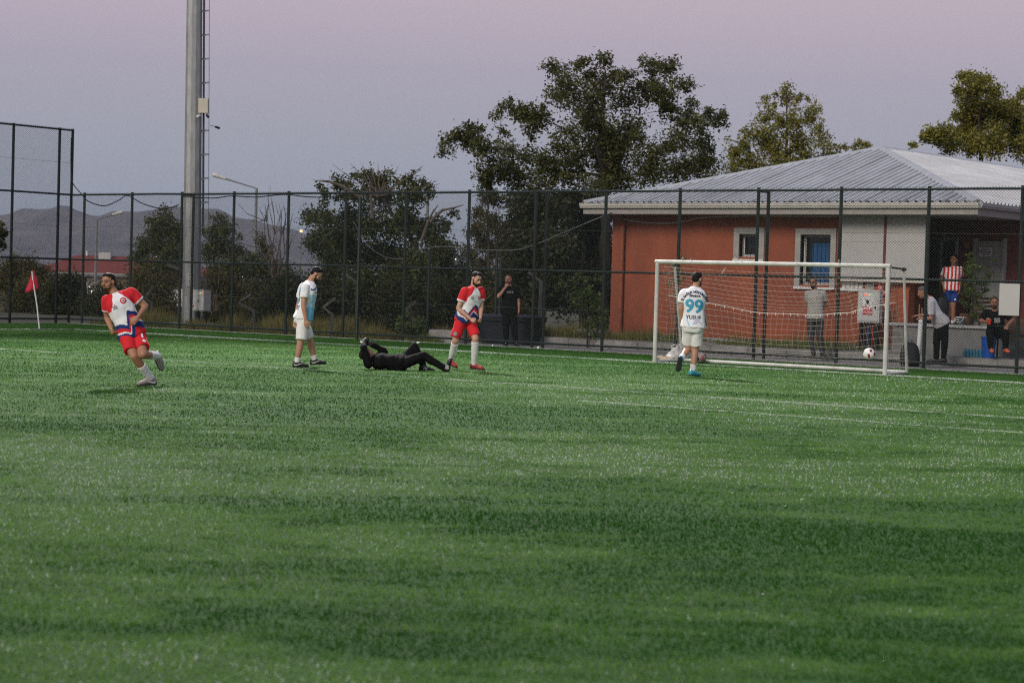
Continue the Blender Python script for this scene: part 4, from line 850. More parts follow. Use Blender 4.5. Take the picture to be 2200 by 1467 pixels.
# white and black tub with bail handle on the coping
pt = bucket("paint_tub", (9.02, 3.52, .862), .085, .10, .15, mat("printed_tub", (.10, .13, .13), .5, rgb2=(.012, .012, .014), scale=8), "white-rimmed black tub on the marble coping beside the plant pot")
b = MB(); b.tube([(.105 * math.cos(t), .105 * math.sin(t), .165) for t in np.linspace(0, 6.283, 21)], .012, 6); b.build("white_rim", m_wtext, pt)
b = MB(); b.tube([(.105 * math.cos(t), -.09 - .02 * math.sin(t), .15 - .09 * math.sin(t)) for t in np.linspace(0, 3.1416, 11)], .006, 5); b.build("bail_handle", m_wtext, pt)
flat_text("lettering", "MAX", .045, (-.035, -.104, .115), (1, 0, 0), (0, 0, 1), m_wtext, pt, bold=.001)
# plain white board wired to the fence
wb = empty("white_board", (11.72, -.10, 1.14)); tag(wb, "blank white board fixed on the fence in front of the seated man", "board")
b = MB(); b.bb(-.21, .21, -.006, .006, 0, .62); b.build("sheet", m_panel, wb)
for x in (-.19, .19):
    for z in (.02, .60): b = MB(); b.tube([(x, -.012, z), (x, .03, z)], .004, 4); b.build("wire_tie", m_steel, wb)
# bundle of rolled white banner with wooden poles leaning on the coping
rb = empty("banner_roll", (9.06, 1.45, .005)); rb.rotation_euler = (R_(-6), R_(-1.5), 0); tag(rb, "rolled white banner on wooden poles standing before the terrace wall", "banner")
b = MB(); b.tube([(0, 0, .02), (.0, 0, .5), (.01, 0, 1.02)], [.036, .046, .044], 12); b.v = [(x + .012 * noise.noise(Vector((x, y, z)) * 14), y + .012 * noise.noise(Vector((y, x, z)) * 14), z) for x, y, z in b.v]; b.build("rolled_cloth", m_wtext, rb, True)
m_wood = mat("pale_wood", (.34, .20, .095), .7, vary=.2, scale=10, stretch=(1, 1, .2))
for x, z in ((-.035, 1.30), (.03, 1.22)): b = MB(); b.tube([(x, 0, .9), (x - .01, 0, z)], .014, 8); b.build("pole", m_wood, rb)
# bench under the seated man
bn = empty("park_bench", (10.75, 2.86, .216)); bn.rotation_euler = (0, 0, R_(4)); tag(bn, "brown slatted bench carrying the seated man", "bench")
m_bench = mat("brown_slat", (.12, .055, .03), .6, vary=.2, scale=6, stretch=(.2, 1, 1))
for k in range(4): b = MB(); b.bb(-.75, .75, -.22 + k * .105, -.22 + k * .105 + .09, .40, .43); b.build("seat_slat", m_bench, bn)
for k in range(3): b = MB(); b.box((0, .24 + k * .02, .55 + k * .12), (1.5, .025, .10)); b.build("back_slat", m_bench, bn)
for x in (-.62, .62):
    b = MB(); b.tube([(x, -.2, 0), (x, -.2, .39)], .022, 8); b.tube([(x, .2, 0), (x, .21, .4), (x, .29, .86)], .022, 8); b.tube([(x, -.2, .385), (x, .2, .385)], .02, 8); b.build("leg", m_iron, bn)
# armchairs in the shade of the porch
for k, (x, y) in enumerate(((8.75, 4.9),)):
    ch = empty("porch_chair", (x, y, .732)); ch.rotation_euler = (0, 0, R_(-10)); tag(ch, "dark brown slatted chair in the shade beside the potted plant", "chair")
    for j in range(5): b = MB(); b.bb(-.25, .25, .22, .24, .35 + j * .085, .35 + j * .085 + .05); b.build("back_slat", m_bench, ch)
    b = MB(); b.bb(-.27, .27, -.25, .21, .33, .37); b.build("seat", m_bench, ch)
    for q in ((-.25, -.23), (.25, -.23), (-.25, .2), (.25, .2)): b = MB(); b.bb(q[0] - .02, q[0] + .02, q[1] - .02, q[1] + .02, 0, .33); b.build("leg", m_bench, ch)
# dark navy container behind the man in black, concrete block, rubble
dc = empty("bulk_container", (-1.95, 1.75, -.02)); dc.rotation_euler = (0, 0, R_(8)); tag(dc, "dark navy bulk container standing behind the man in black", "container")
m_navy = mat("dark_navy_plastic", (.010, .014, .024), .55, vary=.2, scale=3)
b = MB(); rings = []
for z, hw, hd in ((.0, .66, .38), (.08, .72, .42), (.55, .76, .45), (.60, .80, .48), (.66, .80, .48)):
    rings.append([Vector((hw * math.copysign(abs(math.cos(t)) ** .35, math.cos(t)), hd * math.copysign(abs(math.sin(t)) ** .35, math.sin(t)), z)) for t in [2 * math.pi * k / 28 for k in range(28)]])
b.loft(rings); b.build("body", m_navy, dc)
b = MB(); b.loft([[Vector((hw * math.copysign(abs(math.cos(t)) ** .35, math.cos(t)), hd * math.copysign(abs(math.sin(t)) ** .35, math.sin(t)), z)) for t in [2 * math.pi * k / 28 for k in range(28)]] for z, hw, hd in ((.662, .82, .50), (.70, .82, .50), (.74, .70, .40))]); b.build("lid", m_navy, dc)
for x in (-.5, .5): b = MB(); b.tube([(x, -.40, .02), (x, -.44, .02)], .07, 12); b.build("wheel", m_iron, dc)
cbk = MB(); rings = [[Vector((.47 * math.copysign(abs(math.cos(t)) ** .3, math.cos(t)) * s, .24 * math.copysign(abs(math.sin(t)) ** .3, math.sin(t)) * s, z)) for t in [2 * math.pi * k / 24 for k in range(24)]] for z, s in ((-.02, .96), (.03, 1), (.26, 1), (.30, .95))]
cbk.loft(rings); o = cbk.build("concrete_block", m_concrete); o.location = (-3.15, .75, 0); tag(o, "low weathered concrete block at the foot of the fence", "concrete block")
for k, (x, y, sx_, sy_, a) in enumerate(((.25, 3.35, 1.5, .35, 25), (.9, 3.75, .7, .5, -12))):
    b = MB(); b.box((0, 0, 0), (sx_, sy_, .09)); o = b.build("broken_slab", m_concrete); o.location = (x - 1.4, y - .6, .24 + .08 * k); o.rotation_euler = (R_(6), R_(-16 + 10 * k), R_(a)); tag(o, ("long broken concrete slab tilted among the weeds by the building corner", "short broken concrete slab lying against the building corner")[k], "slab")
# litter on the run-off strip
for k, (x, y) in enumerate(((-2.35, -1.3), (.6, -.55), (-.6, -.7))):
    b = MB(); b.ellipsoid((0, 0, .02), (.05 - .012 * k, .03, .025), nu=8, nv=6); b.v = [(px_ + .015 * noise.noise(Vector((px_, py_, k)) * 40), py_, max(.003, pz_ + .012 * noise.noise(Vector((px_, py_, pz_)) * 50))) for px_, py_, pz_ in b.v]
    o = b.build("paper_scrap", m_wtext); o.location = (x, y, .02); tag(o, ("largest crumpled white paper scrap on the strip by the fence", "white paper scrap nearest the goal on the strip by the fence", "small white paper scrap in front of the man in black")[k], "litter")
# cables
m_cab1 = mat("black_rubber_cable", (.012, .013, .014), .5); m_cab2 = mat("grey_conduit", (.13, .13, .135), .6)
def cable(nm, pts, r, m, label, sub=10):
    P_ = []
    for i in range(len(pts) - 1):
        p0, p1, p2, p3 = (Vector(pts[max(i - 1, 0)]), Vector(pts[i]), Vector(pts[i + 1]), Vector(pts[min(i + 2, len(pts) - 1)]))
        for k in range(sub):
            t = k / sub; P_.append(.5 * ((2 * p1) + (p2 - p0) * t + (2 * p0 - 5 * p1 + 4 * p2 - p3) * t * t + (3 * p1 - p0 - 3 * p2 + p3) * t ** 3))
    P_.append(Vector(pts[-1])); b = MB(); b.tube(P_, r, 6); return tag(b.build(nm, m), label, "cable")
cable("hanging_cable", [(XC + .05, -.09, 5.2), (XC + .06, -.09, 4.4), (XC + .15, -.09, 3.95), (-15.85, -.09, 3.62), (-15.55, -.09, 3.42), (-14.9, -.09, 3.30), (-14.3, -.09, 3.45), (-13.95, -.09, 3.58), (-13.3, -.09, 3.35), (-12.5, -.09, 3.22), (-11.9, -.09, 3.32)], .015, m_cab1, "black cable looping down from the fence corner to the light mast")
cable("hanging_cable", [(-11.8, -.09, 3.54), (-10.6, -.09, 3.50), (-9.9, -.09, 3.55), (-9.0, -.09, 3.52), (-8.0, -.09, 3.58), (-7.2, -.09, 3.52), (-6.5, -.09, 3.51), (-5.9, -.09, 3.57)], .014, m_cab1, "black cable tied under the top rail between the mast and the walnut tree")
cable("hanging_cable", [(-3.75, .1, 2.05), (-3.52, .1, 2.25), (-2.72, .1, 2.32), (-2.14, .1, 2.27), (-.74, .1, 2.26), (-.06, .1, 2.40), (.6, .1, 2.63), (1.93, .1, 3.09), (.6, 2.2, 3.2), (-.55, 4.0, 3.15)], .014, m_cab2, "grey conduit sagging along the fence to the building corner")
cable("hanging_cable", [(-5.75, .1, 2.9), (-5.3, .1, 2.35), (-4.7, .1, 2.05), (-4.1, .1, 2.0), (-3.9, .1, 2.02)], .010, m_cab2, "thin grey cable hanging in a loop on the fence before the walnut tree")
cable("wall_cable", [(-.45, 4.12, 3.16), (.2, 4.12, 3.08), (.9, 4.12, 3.06), (1.5, 4.12, 3.12), (1.9, 4.12, 3.2), (3.0, 4.12, 3.24), (5.6, 4.12, 3.24)], .013, m_rope, "white cable sagging along the top of the terracotta wall")
# ------------------------------------------------------------------ trees and shrubs
m_bark = mat("grey_brown_bark", (0.055, 0.042, 0.032), 0.95, rgb2=(0.026, 0.020, 0.016), scale=9, bump=.6, bscale=25, stretch=(1, 1, .25))
m_deadw = mat("bleached_dead_wood", (0.13, 0.10, 0.082), 0.95, rgb2=(0.06, 0.045, 0.036), scale=8)
LEAF = {
 "oak": mat("oak_leaf", (0.118, 0.118, 0.028), 0.55, rgb2=(0.036, 0.046, 0.013), attr="tint", spec=.35, trans=.30),
 "plane": mat("plane_leaf", (0.30, 0.265, 0.046), 0.55, rgb2=(0.10, 0.115, 0.024), attr="tint", spec=.35, trans=.35),
 "walnut": mat("walnut_leaf", (0.095, 0.105, 0.026), 0.6, rgb2=(0.034, 0.044, 0.013), attr="tint", spec=.3, trans=.25),
 "dark": mat("evergreen_leaf", (0.060, 0.062, 0.017), 0.6, rgb2=(0.020, 0.025, 0.009), attr="tint", spec=.3, trans=.2),
 "autumn": mat("autumn_leaf", (0.135, 0.105, 0.026), 0.6, rgb2=(0.040, 0.046, 0.015), attr="tint", spec=.3, trans=.3),
 "fresh": mat("young_leaf", (0.14, 0.19, 0.045), 0.5, rgb2=(0.06, 0.09, 0.02), attr="tint", spec=.4, trans=.35)}
def leaf_cloud(C, Rr, n, size, rng, flat=.8):
    """leaf-sized diamonds gathered in small sprays round the given clump centres; returns vertices (n*4,3) and tints"""
    C = np.asarray(C); Rr = np.asarray(Rr); w = Rr ** 2.1; w = w / w.sum()
    # sprays
    ns = max(len(C), n // 11); ci = rng.choice(len(C), ns, p=w)
    d = rng.normal(size=(ns, 3)); d /= np.linalg.norm(d, axis=1)[:, None]
    rad = rng.random(ns) ** .5 * rng.uniform(.85, 1.25, ns)
    S = C[ci] + d * rad[:, None] * Rr[ci][:, None] * np.array([1, 1, flat])
    sp = Rr[ci] * rng.uniform(.16, .42, ns) + size * .6
    li = rng.integers(0, ns, n)
    P = S[li] + rng.normal(size=(n, 3)) * (sp[li] * .55)[:, None]
    tint_s = np.clip(rng.normal(.5, .24, ns), 0, 1)
    tint = np.clip(tint_s[li] + rng.normal(0, .18, n), 0, 1)
    a = rng.normal(size=(n, 3)); a[:, 2] *= .7; a /= np.linalg.norm(a, axis=1)[:, None]
    b = rng.normal(size=(n, 3)); b -= a * (a * b).sum(1)[:, None]; b /= np.linalg.norm(b, axis=1)[:, None]
    L = size * rng.uniform(.65, 1.35, n)[:, None]; Wd = L * rng.uniform(.42, .62, n)[:, None]
    c = np.cross(a, b) * L * .12
    V = np.stack([P - a * L * .5, P + b * Wd * .5 + c, P + a * L * .5, P - b * Wd * .5 + c], 1)
    return V.reshape(-1, 3), np.repeat(tint, 4)
def limb(b, p, q, r0, r1, rng, n=5, wob=.08):
    p, q = Vector(p), Vector(q); d = q - p; pts = []
    for i in range(n + 1):
        t = i / n; e = p + d * t + Vector((0, 0, .12 * d.length * math.sin(math.pi * t) * .6))
        if 0 < i < n: e += Vector(rng.normal(0, wob, 3)) * d.length * .35
        pts.append(e)
    b.tube(pts, [r0 + (r1 - r0) * (i / n) for i in range(n + 1)], 6)
    return pts
def tree(nm, key, label, cat, leaf, n, size, r0, dead=(), seed=1, flat=.8, group=None, twigs=2, bark=None, grow=1.0, fill=True, bridge=.55):
    D = TREE[key]; rng = np.random.default_rng(seed)
    tr = [Vector(p) for p in D['trunk']]; base = Vector((tr[0].x, tr[0].y, min(tr[0].z, -.05)))
    root = empty(nm, base); tag(root, label, cat, group)
    tr = [Vector((tr[0].x, tr[0].y, -.08))] + tr[1:] if tr[0].z > -.5 else tr
    loc = lambda p: Vector(p) - base
    C = np.array([c[:3] for c in D['clumps']]); Rr = np.array([c[3] for c in D['clumps']])
    Rr = Rr * grow; C0, R0 = C.copy(), Rr.copy()
    if fill and len(C) > 4:                                # foliage bridging neighbouring clumps
        dm = np.linalg.norm(C[:, None] - C[None], axis=2) + np.eye(len(C)) * 99
        for i in range(len(C)):
            for j in np.argsort(dm[i])[:2]:
                if dm[i, j] < 2.2 * (Rr[i] + Rr[j]): C0 = np.vstack([C0, (C[i] + C[j])[None] / 2 + rng.normal(0, .12, (1, 3))]); R0 = np.append(R0, bridge * (Rr[i] + Rr[j]) / 2)
    b = MB(); pts = []
    K = 6; tp = []
    for i in range(len(tr) - 1):
        for k in range(K): tp.append(tr[i].lerp(tr[i + 1], k / K))
    tp.append(tr[-1])
    tot = len(tp); rad = [r0 * (1 - .88 * (i / (tot - 1)) ** .9) for i in range(tot)]
    tp = [p + (Vector(rng.normal(0, r0 * .12, 3)) if 0 < i < tot - 1 else Vector()) for i, p in enumerate(tp)]
    b.tube([loc(p) for p in tp], rad, 9)
    nodes = [(p, r) for p, r in zip(tp, rad)][K:]
    order = np.argsort([min((Vector(c) - p).length for p, _ in nodes) for c in C])
    for i in order:
        c = Vector(C[i]); best = None
        for p, r in nodes:
            d = (c - p).length + max(0, p.z - c.z) * 1.5
            if best is None or d < best[0]: best = (d, p, r)
        if best[0] < .25: continue
        ra = min(best[2] * .75, .03 + .022 * best[0]); rb_ = max(.010, ra * .35)
        lp = limb(b, loc(best[1]), loc(c), ra, rb_, rng)
        nodes += [(p + base, ra + (rb_ - ra) * k / 5) for k, p in enumerate(lp)][2:]
        for _ in range(twigs):
            e = c + Vector(rng.normal(0, .55, 3)) * Rr[i]; b.tube([loc(c), loc((c + e) / 2 + Vector(rng.normal(0, .05, 3))), loc(e)], [rb_, rb_ * .7, .005], 4)
    b.build("trunk", bark or m_bark, root)
    for q in dead:
        bb = MB(); pp = [Vector(x) for x in q]; bb.tube([loc(p) for p in pp], [max(.006, .05 * (1 - k / len(pp))) for k in range(len(pp))], 6); bb.build("dead_branch", m_deadw, root)
    if n:
        V, t = leaf_cloud(C0, R0, n, size, rng, flat)
        V = V - np.array(base); F = np.arange(len(V)).reshape(-1, 4)
        np_mesh("crown", V, F, LEAF[leaf], root, attr=t)
    return root
tree("oak_tree", "oak", "big spreading oak tree rising behind the left end of the building roof", "tree", "oak", 44000, .105, .19, seed=3, flat=.75, bridge=.46, grow=1.06)
tree("plane_tree", "plane", "slender yellow-green tree with upright shoots behind the roof slope", "tree", "plane", 13000, .115, .14, seed=4, flat=1.1, bridge=.4)
tree("sapling", "sapling_behind_roof", "few leafy shoots peeping over the roof just beside its apex", "tree", "plane", 420, .13, .06, seed=5)
tree("maple_tree", "right", "dense green tree rising behind the roof at the picture's right edge", "tree", "plane", 26000, .11, .16, seed=6, bridge=.5, grow=1.18)
tree("walnut_tree", "walnut", "bushy half-dead tree with bare twigs above the middle of the fence", "tree", "walnut", 52000, .095, .12, seed=8, grow=1.18)
tree("scrub_tree", "mast_tree", "loose small tree growing just before the light mast", "tree", "walnut", 16000, .085, .08, seed=9, grow=1.25)
tree("scrub_tree", "mast_tree2", "straggly small tree growing just past the light mast", "tree", "walnut", 18000, .08, .08, seed=10, grow=1.25)
tree("birch_tree", "pale", "pale thin-leaved tree between the half-dead tree and the oak", "tree", "autumn", 17000, .075, .10, seed=11, grow=1.1)
tree("thicket_tree", "dark1", "dense dark tree behind the fence near the man in black", "tree", "dark", 26000, .13, .15, seed=12, grow=1.2)
tree("thicket_tree", "dark2", "dense dark tree touching the left wall of the building", "tree", "dark", 24000, .13, .15, seed=13, grow=1.2)
SHR = [("s_a", "broad dark shrub behind the corner flag", "autumn"), ("s_b", "dark rounded shrub at the corner of the two fences", "dark"), ("s_c", "low dark shrub behind the running player", "dark"), ("s_d", "olive shrub between the running player and the mast", "autumn"),
       ("s_e", "brownish shrub behind the white cabinet", "autumn"), ("s_f", "tangled dark shrub behind the bearded player in white", "dark"), ("s_g", "dark shrub under the half-dead tree, nearest the bearded player", "dark"), ("s_h", "dark shrub behind the goalkeeper on the ground", "dark"), ("s_i", "brown-green shrub behind the navy container", "autumn"), ("s_j", "dark shrub filling the gap behind the stooping player", "dark"), ("s_k", "bright green low bush at the fence foot behind the goalkeeper's head", "fresh")]
for k, (key, lab, lf) in enumerate(SHR):
    tree("shrub", key, lab, "shrub", lf, 20000 if key != 's_k' else 1500, .085, .05, seed=30 + k, flat=.9, grow=1.35 if key != 's_k' else 1, group="shrubs behind the end fence", twigs=3)
tree("ailanthus_sapling", "ailanthus", "young bright green sapling by the building's drain pipe", "sapling", "fresh", 1500, .085, .025, seed=50, flat=.9)
tree("climbing_weed", "climber", "dry yellowish climber on the fence behind the goal's left post", "plant", "plane", 420, .06, .012, seed=52)
tree("overhanging_tree", "left_edge", "dark leafy branch reaching into the picture's left edge", "tree", "dark", 700, .13, .08, seed=53)
pp = tree("potted_shrub", "porch_plant", "tall pointed potted shrub on the marble coping of the porch", "plant", "fresh", 2600, .055, .018, seed=51)
b = MB(); b.tube([(0, 0, -.02), (0, 0, .16)], [.10, .13], 14); o = b.build("pot", m_bench, pp); o.location = (0, -.35, .95)
pp_b = pp.location.copy()
# bare twigs standing over the half-dead tree and a bare bush by the lamp post
def bare(nm, base, tips, label, cat, r=.02, fork=3, seed=0, parent=None):
    rng = np.random.default_rng(seed); b = MB(); base = Vector(base)
    root = parent or tag(empty(nm, base), label, cat)
    o0 = root.location
    for tip in tips:
        st = base + Vector(rng.normal(0, .12, 3)) * Vector((1, 1, 0)).length * .2; tip = Vector(tip); L = (tip - st).length
        pts = [st]
        for k in range(1, 7):
            t = k / 6; pts.append(st.lerp(tip, t) + Vector(rng.normal(0, .045 * L, 3)) * (t * (1 - t) * 2.2))
        b.tube([p - o0 for p in pts], [r * (1 - .8 * k / 6) for k in range(7)], 5)
        for _ in range(fork):
            i = rng.integers(2, 6); e = pts[i] + (tip - st).normalized() * L * rng.uniform(.12, .3) + Vector(rng.normal(0, .10 * L, 3))
            b.tube([pts[i] - o0, (pts[i] + e) / 2 + Vector(rng.normal(0, .02 * L, 3)) - o0, e - o0], [r * .5, r * .35, .003], 4)
    return b.build("bare_branches", m_deadw, root)
wal = [o for o in bpy.data.objects if o.name.startswith("walnut_tree")][0]
bare(None,(-8.19,3.77,3.76),[(-8.85,3.29,4.60),(-8.61,3.48,4.60),(-8.41,3.63,4.54),(-8.26,3.76,4.67),(-8.02,3.93,4.46),(-7.87,4.05,4.45),(-7.44,4.38,4.39),(-7.29,4.50,4.58),(-7.00,4.71,4.18),(-6.91,4.78,4.12),(-9.48,2.80,4.17),(-9.35,2.89,4.07),(-8.96,3.20,4.36)],None,None,r=.022,fork=3,seed=4,parent=wal)
bare('bare_bush',(-14.51,6.37,0.84),[(-15.05,6.05,3.56),(-14.90,6.17,3.63),(-14.73,6.30,3.75),(-14.56,6.43,3.65),(-14.43,6.53,3.58),(-14.82,6.21,3.22),(-14.55,6.43,3.30),(-14.24,6.67,3.38),(-15.16,5.95,3.20)],'leafless pale bush standing before the street lamp pole','bush',r=.03,fork=5,seed=6)
bare('dead_branch_pile',(-14.49,3.84,0.47),[(-14.79,3.65,1.68),(-14.87,3.58,1.48),(-14.61,3.77,1.21),(-14.53,3.83,1.01),(-14.27,4.02,0.82),(-14.46,3.90,1.36)],'grey dead branches hanging right of the mast','branches',r=.02,fork=3,seed=9)
for q in ([(-6.72,3.85,2.52),(-6.61,3.95,3.02),(-6.51,4.05,3.33),(-6.40,4.14,3.52)],[(-6.55,4.01,3.08),(-6.31,4.20,3.38),(-6.07,4.39,3.45),(-5.87,4.55,3.54)],[(-8.18,3.02,3.66),(-8.59,2.71,3.96),(-8.89,2.49,4.08),(-9.11,2.32,4.08)],[(-7.91,3.21,3.11),(-7.96,3.19,3.60),(-8.00,3.17,3.98),(-8.02,3.16,4.08)]):
    bb = MB(); bb.tube([Vector(p) - wal.location for p in q], [.05, .04, .026, .01], 7); bb.build('dead_limb', m_deadw, wal)
LAMPS=[((-36.48,27.27,-0.57),(-36.70,27.31,5.42),(-37.75,26.52,5.83)),((-57.70,36.13,-1.28),(-57.88,36.19,4.32),(-57.12,36.79,4.63)),((-27.13,28.19,-0.24),(-27.42,28.17,5.31),(-27.86,27.83,5.53))]
# far house ['(-76.45,47.01,1.14)', '(-74.70,48.42,2.48)', '(-70.61,51.58,2.63)', '(-68.52,53.15,1.37)', '(-73.38,49.44,2.62)', '(-73.26,49.42,-0.26)']
# lit lamp (-55.85,50.41,4.24) (-55.63,50.38,-1.17)
LIGHTS=[(-32.52,36.77,2.55),(-32.21,37.00,2.42),(-66.30,42.20,0.80),(-61.77,39.35,-0.09),(-51.31,41.16,1.37),(-54.19,38.93,1.09)]
PORTAL=[(-58.25,35.78,0.71),(-58.04,35.93,0.71),(-57.89,36.04,0.39),(-57.88,36.04,0.21),(-57.66,36.23,0.73),(-57.47,36.37,0.74)]
CPOSTS=[((-10.03,0.96,0.16),(-10.09,0.92,0.55),(-10.37,0.71,0.76),(-10.11,0.92,0.98)),((-6.33,0.02,0.08),(-6.35,0.02,0.58),(-6.52,-0.10,0.75),(-6.28,0.09,0.99)),((-6.52,1.14,0.28),(-6.62,1.11,1.39),(-6.86,0.93,1.64),(-6.86,0.93,1.64)),((-13.99,2.95,0.15),(-14.59,2.53,1.33),(-14.92,2.29,1.74),(-14.92,2.29,1.74)),((-4.75,1.26,0.46),(-4.75,1.26,0.58),(-4.88,1.16,0.75),(-4.69,1.32,0.96)),((-1.31,2.02,0.58),(-1.36,2.02,1.55),(-1.58,1.86,1.77),(-1.58,1.86,1.77)),((-15.96,2.69,0.08),(-15.98,2.69,0.62),(-16.13,2.58,0.75),(-15.95,2.74,1.10))]
BACKPOSTS=[((-5.02,-0.61,3.46),(-4.89,-0.63,0.34)),((-4.19,1.12,2.22),(-4.11,1.11,0.31)),((-2.55,1.75,2.26),(-2.47,1.74,0.29)),((-3.08,2.60,2.04),(-3.01,2.59,0.23))]
MT2=[(-43.68,28.06,0.30),(-43.11,28.49,0.32),(-43.65,28.05,-0.33),(-43.09,28.49,-0.31)]
# old concrete fence posts with cranked tops, and short green posts, behind the end fence
for k, (p0, p1, p2, p3) in enumerate(CPOSTS):
    base = Vector((p0[0], p0[1], -.05)); b = MB(); pts = [Vector((0, 0, 0)), Vector((0, 0, p1[2] - base.z)), Vector(p2) - base]
    if (Vector(p3) - Vector(p2)).length > .05: pts.append(Vector(p3) - base)
    b.tube(pts, .055, 4); o = b.build("concrete_fence_post", m_concrete); o.location = base
    o.data.materials.clear(); o.data.materials.append(mat("mossy_concrete", (.085, .085, .085), .95, vary=.25)); tag(o, ("grey cranked concrete post just past the white cabinet", "grey cranked concrete post behind the bearded player's legs", "tall grey concrete post with bent top between the bearded player and the goalkeeper", "grey concrete post with bent top standing against the light mast", "short cranked concrete post behind the goalkeeper's knees", "grey concrete post with bent top right of the man in black", "grey cranked concrete post behind the running player's arm")[k], "post", "old cranked concrete fence posts")
for k, (p0, p1) in enumerate(BACKPOSTS):
    b = MB(); b.tube([(0, 0, -.05), (0, 0, p0[2])], .04, 8); b.tube([(0, 0, p0[2]), (0, 0, p0[2] + .015)], .043, 8)
    o = b.build("green_post", m_fence); o.location = (p1[0], p1[1], 0); tag(o, ("tall lone green post behind the fence under the half-dead tree", "short green post above the low concrete block", "short green post standing left of the man in black's head", "shorter green post right beside another by the man in black")[k], "post")
# street lamps
m_lamp = mat("lamp_post_grey", (.20, .20, .20), .6); m_lhead = mat("lamp_head", (.55, .54, .5), .5)
for k, (p0, p1, p2) in enumerate(LAMPS):
    e = empty("street_lamp", (p0[0], p0[1], -2.5)); o0 = e.location.copy()
    tag(e, ("tall street lamp with a long arm right of the mast", "street lamp with raised arm before the hills by the corner", "street lamp head half hidden by the half-dead tree's twigs")[k], "street lamp")
    b = MB(); b.tube([(0, 0, 0), Vector((p0[0], p0[1], p1[2])) - o0, Vector(p2) - o0], [.09, .06, .045], 8); b.build("pole", m_lamp, e)
    d = (Vector(p2) - Vector(p1)).normalized(); c = Vector(p2) - o0; b = MB(); b.capsule(c, .07, c + d * .5, .10, 8); b.build("lamp_head", m_lhead, e)
# far red-roofed house below the hills
def house():
    e = empty("red_roofed_house", (-72.6, 49.9, -3.2)); e.rotation_euler = (0, 0, R_(37.7)); tag(e, "far house with a dark red tiled hip roof behind the corner flag", "house")
    m_w = mat("pale_house_wall", (.33, .27, .22), .9); m_rf = mat("red_roof_tile", (.22, .045, .035), .85, vary=.2, scale=3, stretch=(1, 1, 4))
    b = MB(); b.bb(-4.6, 4.8, 0.5, 7.5, 0, 4.3); b.build("wall", m_w, e)
    z0, z1 = 4.55, 5.72; b = MB(); v = [(-5.2, 0, z0), (5.4, 0, z0), (5.4, 8, z0), (-5.2, 8, z0), (-2.9, 3.8, z1), (2.9, 3.8, z1)]
    b.add(v, [(0, 1, 5, 4), (1, 2, 5), (2, 3, 4, 5), (3, 0, 4), (0, 3, 2, 1)]); rf = b.build("roof", m_rf, e)
    b = MB(); b.bb(-1.3, -.5, 3.0, 3.6, 5.2, 5.95); b.build("chimney", m_panel, rf)
    for x in (-2.2, 2.5): b = MB(); b.tube([(x, 3.6, 5.7), (x, 3.6, 6.0)], .07, 6); b.build("vent_pipe", m_white, rf)
    b = MB(); b.bb(-5.25, 5.45, -.06, -.01, 4.48, 4.56); b.build("eaves_board", m_stone, rf)
    for k in range(5):
        x = -3.7 + k * 1.8; b = MB(); b.bb(x - .5, x + .5, .42, .49, 2.4, 3.9); w = b.build("window", m_white, e)
        b = MB(); b.bb(x - .42, x + .42, .40, .415, 2.5, 3.8); b.build("pane", m_dark, w)
house()
def house2():
    p = Vector(MT2[0]); e = empty("small_house", (p.x, p.y, -2)); e.rotation_euler = (0, 0, R_(37.7)); tag(e, "small far house with two white windows left of the mast", "house")
    b = MB(); b.bb(-.8, 3.2, 0, 4, 0, 3.1); b.build("wall", mat("orange_house_wall", (.26, .13, .08), .9), e)
    b = MB(); b.add([(-1.0, -.3, 3.1), (3.4, -.3, 3.1), (3.4, 4.3, 3.1), (-1.0, 4.3, 3.1), (.6, 2, 3.8), (1.8, 2, 3.8)], [(0, 1, 5, 4), (1, 2, 5), (2, 3, 4, 5), (3, 0, 4), (0, 3, 2, 1)]); b.build("roof", MATS["red_roof_tile"], e)
    for x in (-.1, .8): b = MB(); b.bb(x - .36, x + .36, -.03, -.002, 1.75, 2.75); b.build("window", m_white, e)
house2()
# a white framed gateway given its own glow behind the shrubs, and distant lamps seen through the trees
m_white_glow = mat("white_glow", (.8, .8, .75), .4, emit=(1, .95, .85), est=1.6); m_warm = mat("warm_lit_lamp", (.8, .6, .4), .4, emit=(1, .55, .18), est=3)
gp = MB(); gp.tube(PORTAL[:4], .028, 6); o = gp.build("white_railing", m_white_glow); tag(o, "white bent railing made to glow beyond the shrubs at the runner's head", "railing")  # railing is no lamp; its lit look is emission in the material
LL = ["lamp glowing high right of the man's hair in the red jersey", "lamp glowing beside another above the man in red", "white lamp glow just left of the bright railing", "small white lamp low between the shrubs by the runner", "white lamp glow behind the shrubs right of the cabinet", "white lamp glow right of the runner behind the mast tree"]
for k, p in enumerate(LIGHTS):
    e = empty("distant_lamp", (p[0], p[1], -2.5)); tag(e, LL[k], "lamp")
    b = MB(); b.ellipsoid((0, 0, p[2] + 2.5), (.05, .05, .045), nu=10, nv=8); b.build("globe", m_white_glow, e)
    b = MB(); b.tube([(0, 0, 0), (0, 0, p[2] + 2.43)], .03, 6); b.build("post", m_lamp, e)
lw = empty("distant_lamp", (-55.85, 50.41, -2.5)); tag(lw, "warm orange street light glowing at the left side of the half-dead tree", "lamp")
b = MB(); b.ellipsoid((0, 0, 6.74), (.09, .09, .08), nu=10, nv=8); b.build("globe", m_warm, lw)
b = MB(); b.tube([(0, 0, 0), (0, 0, 6.6)], .05, 6); b.build("post", m_lamp, lw)
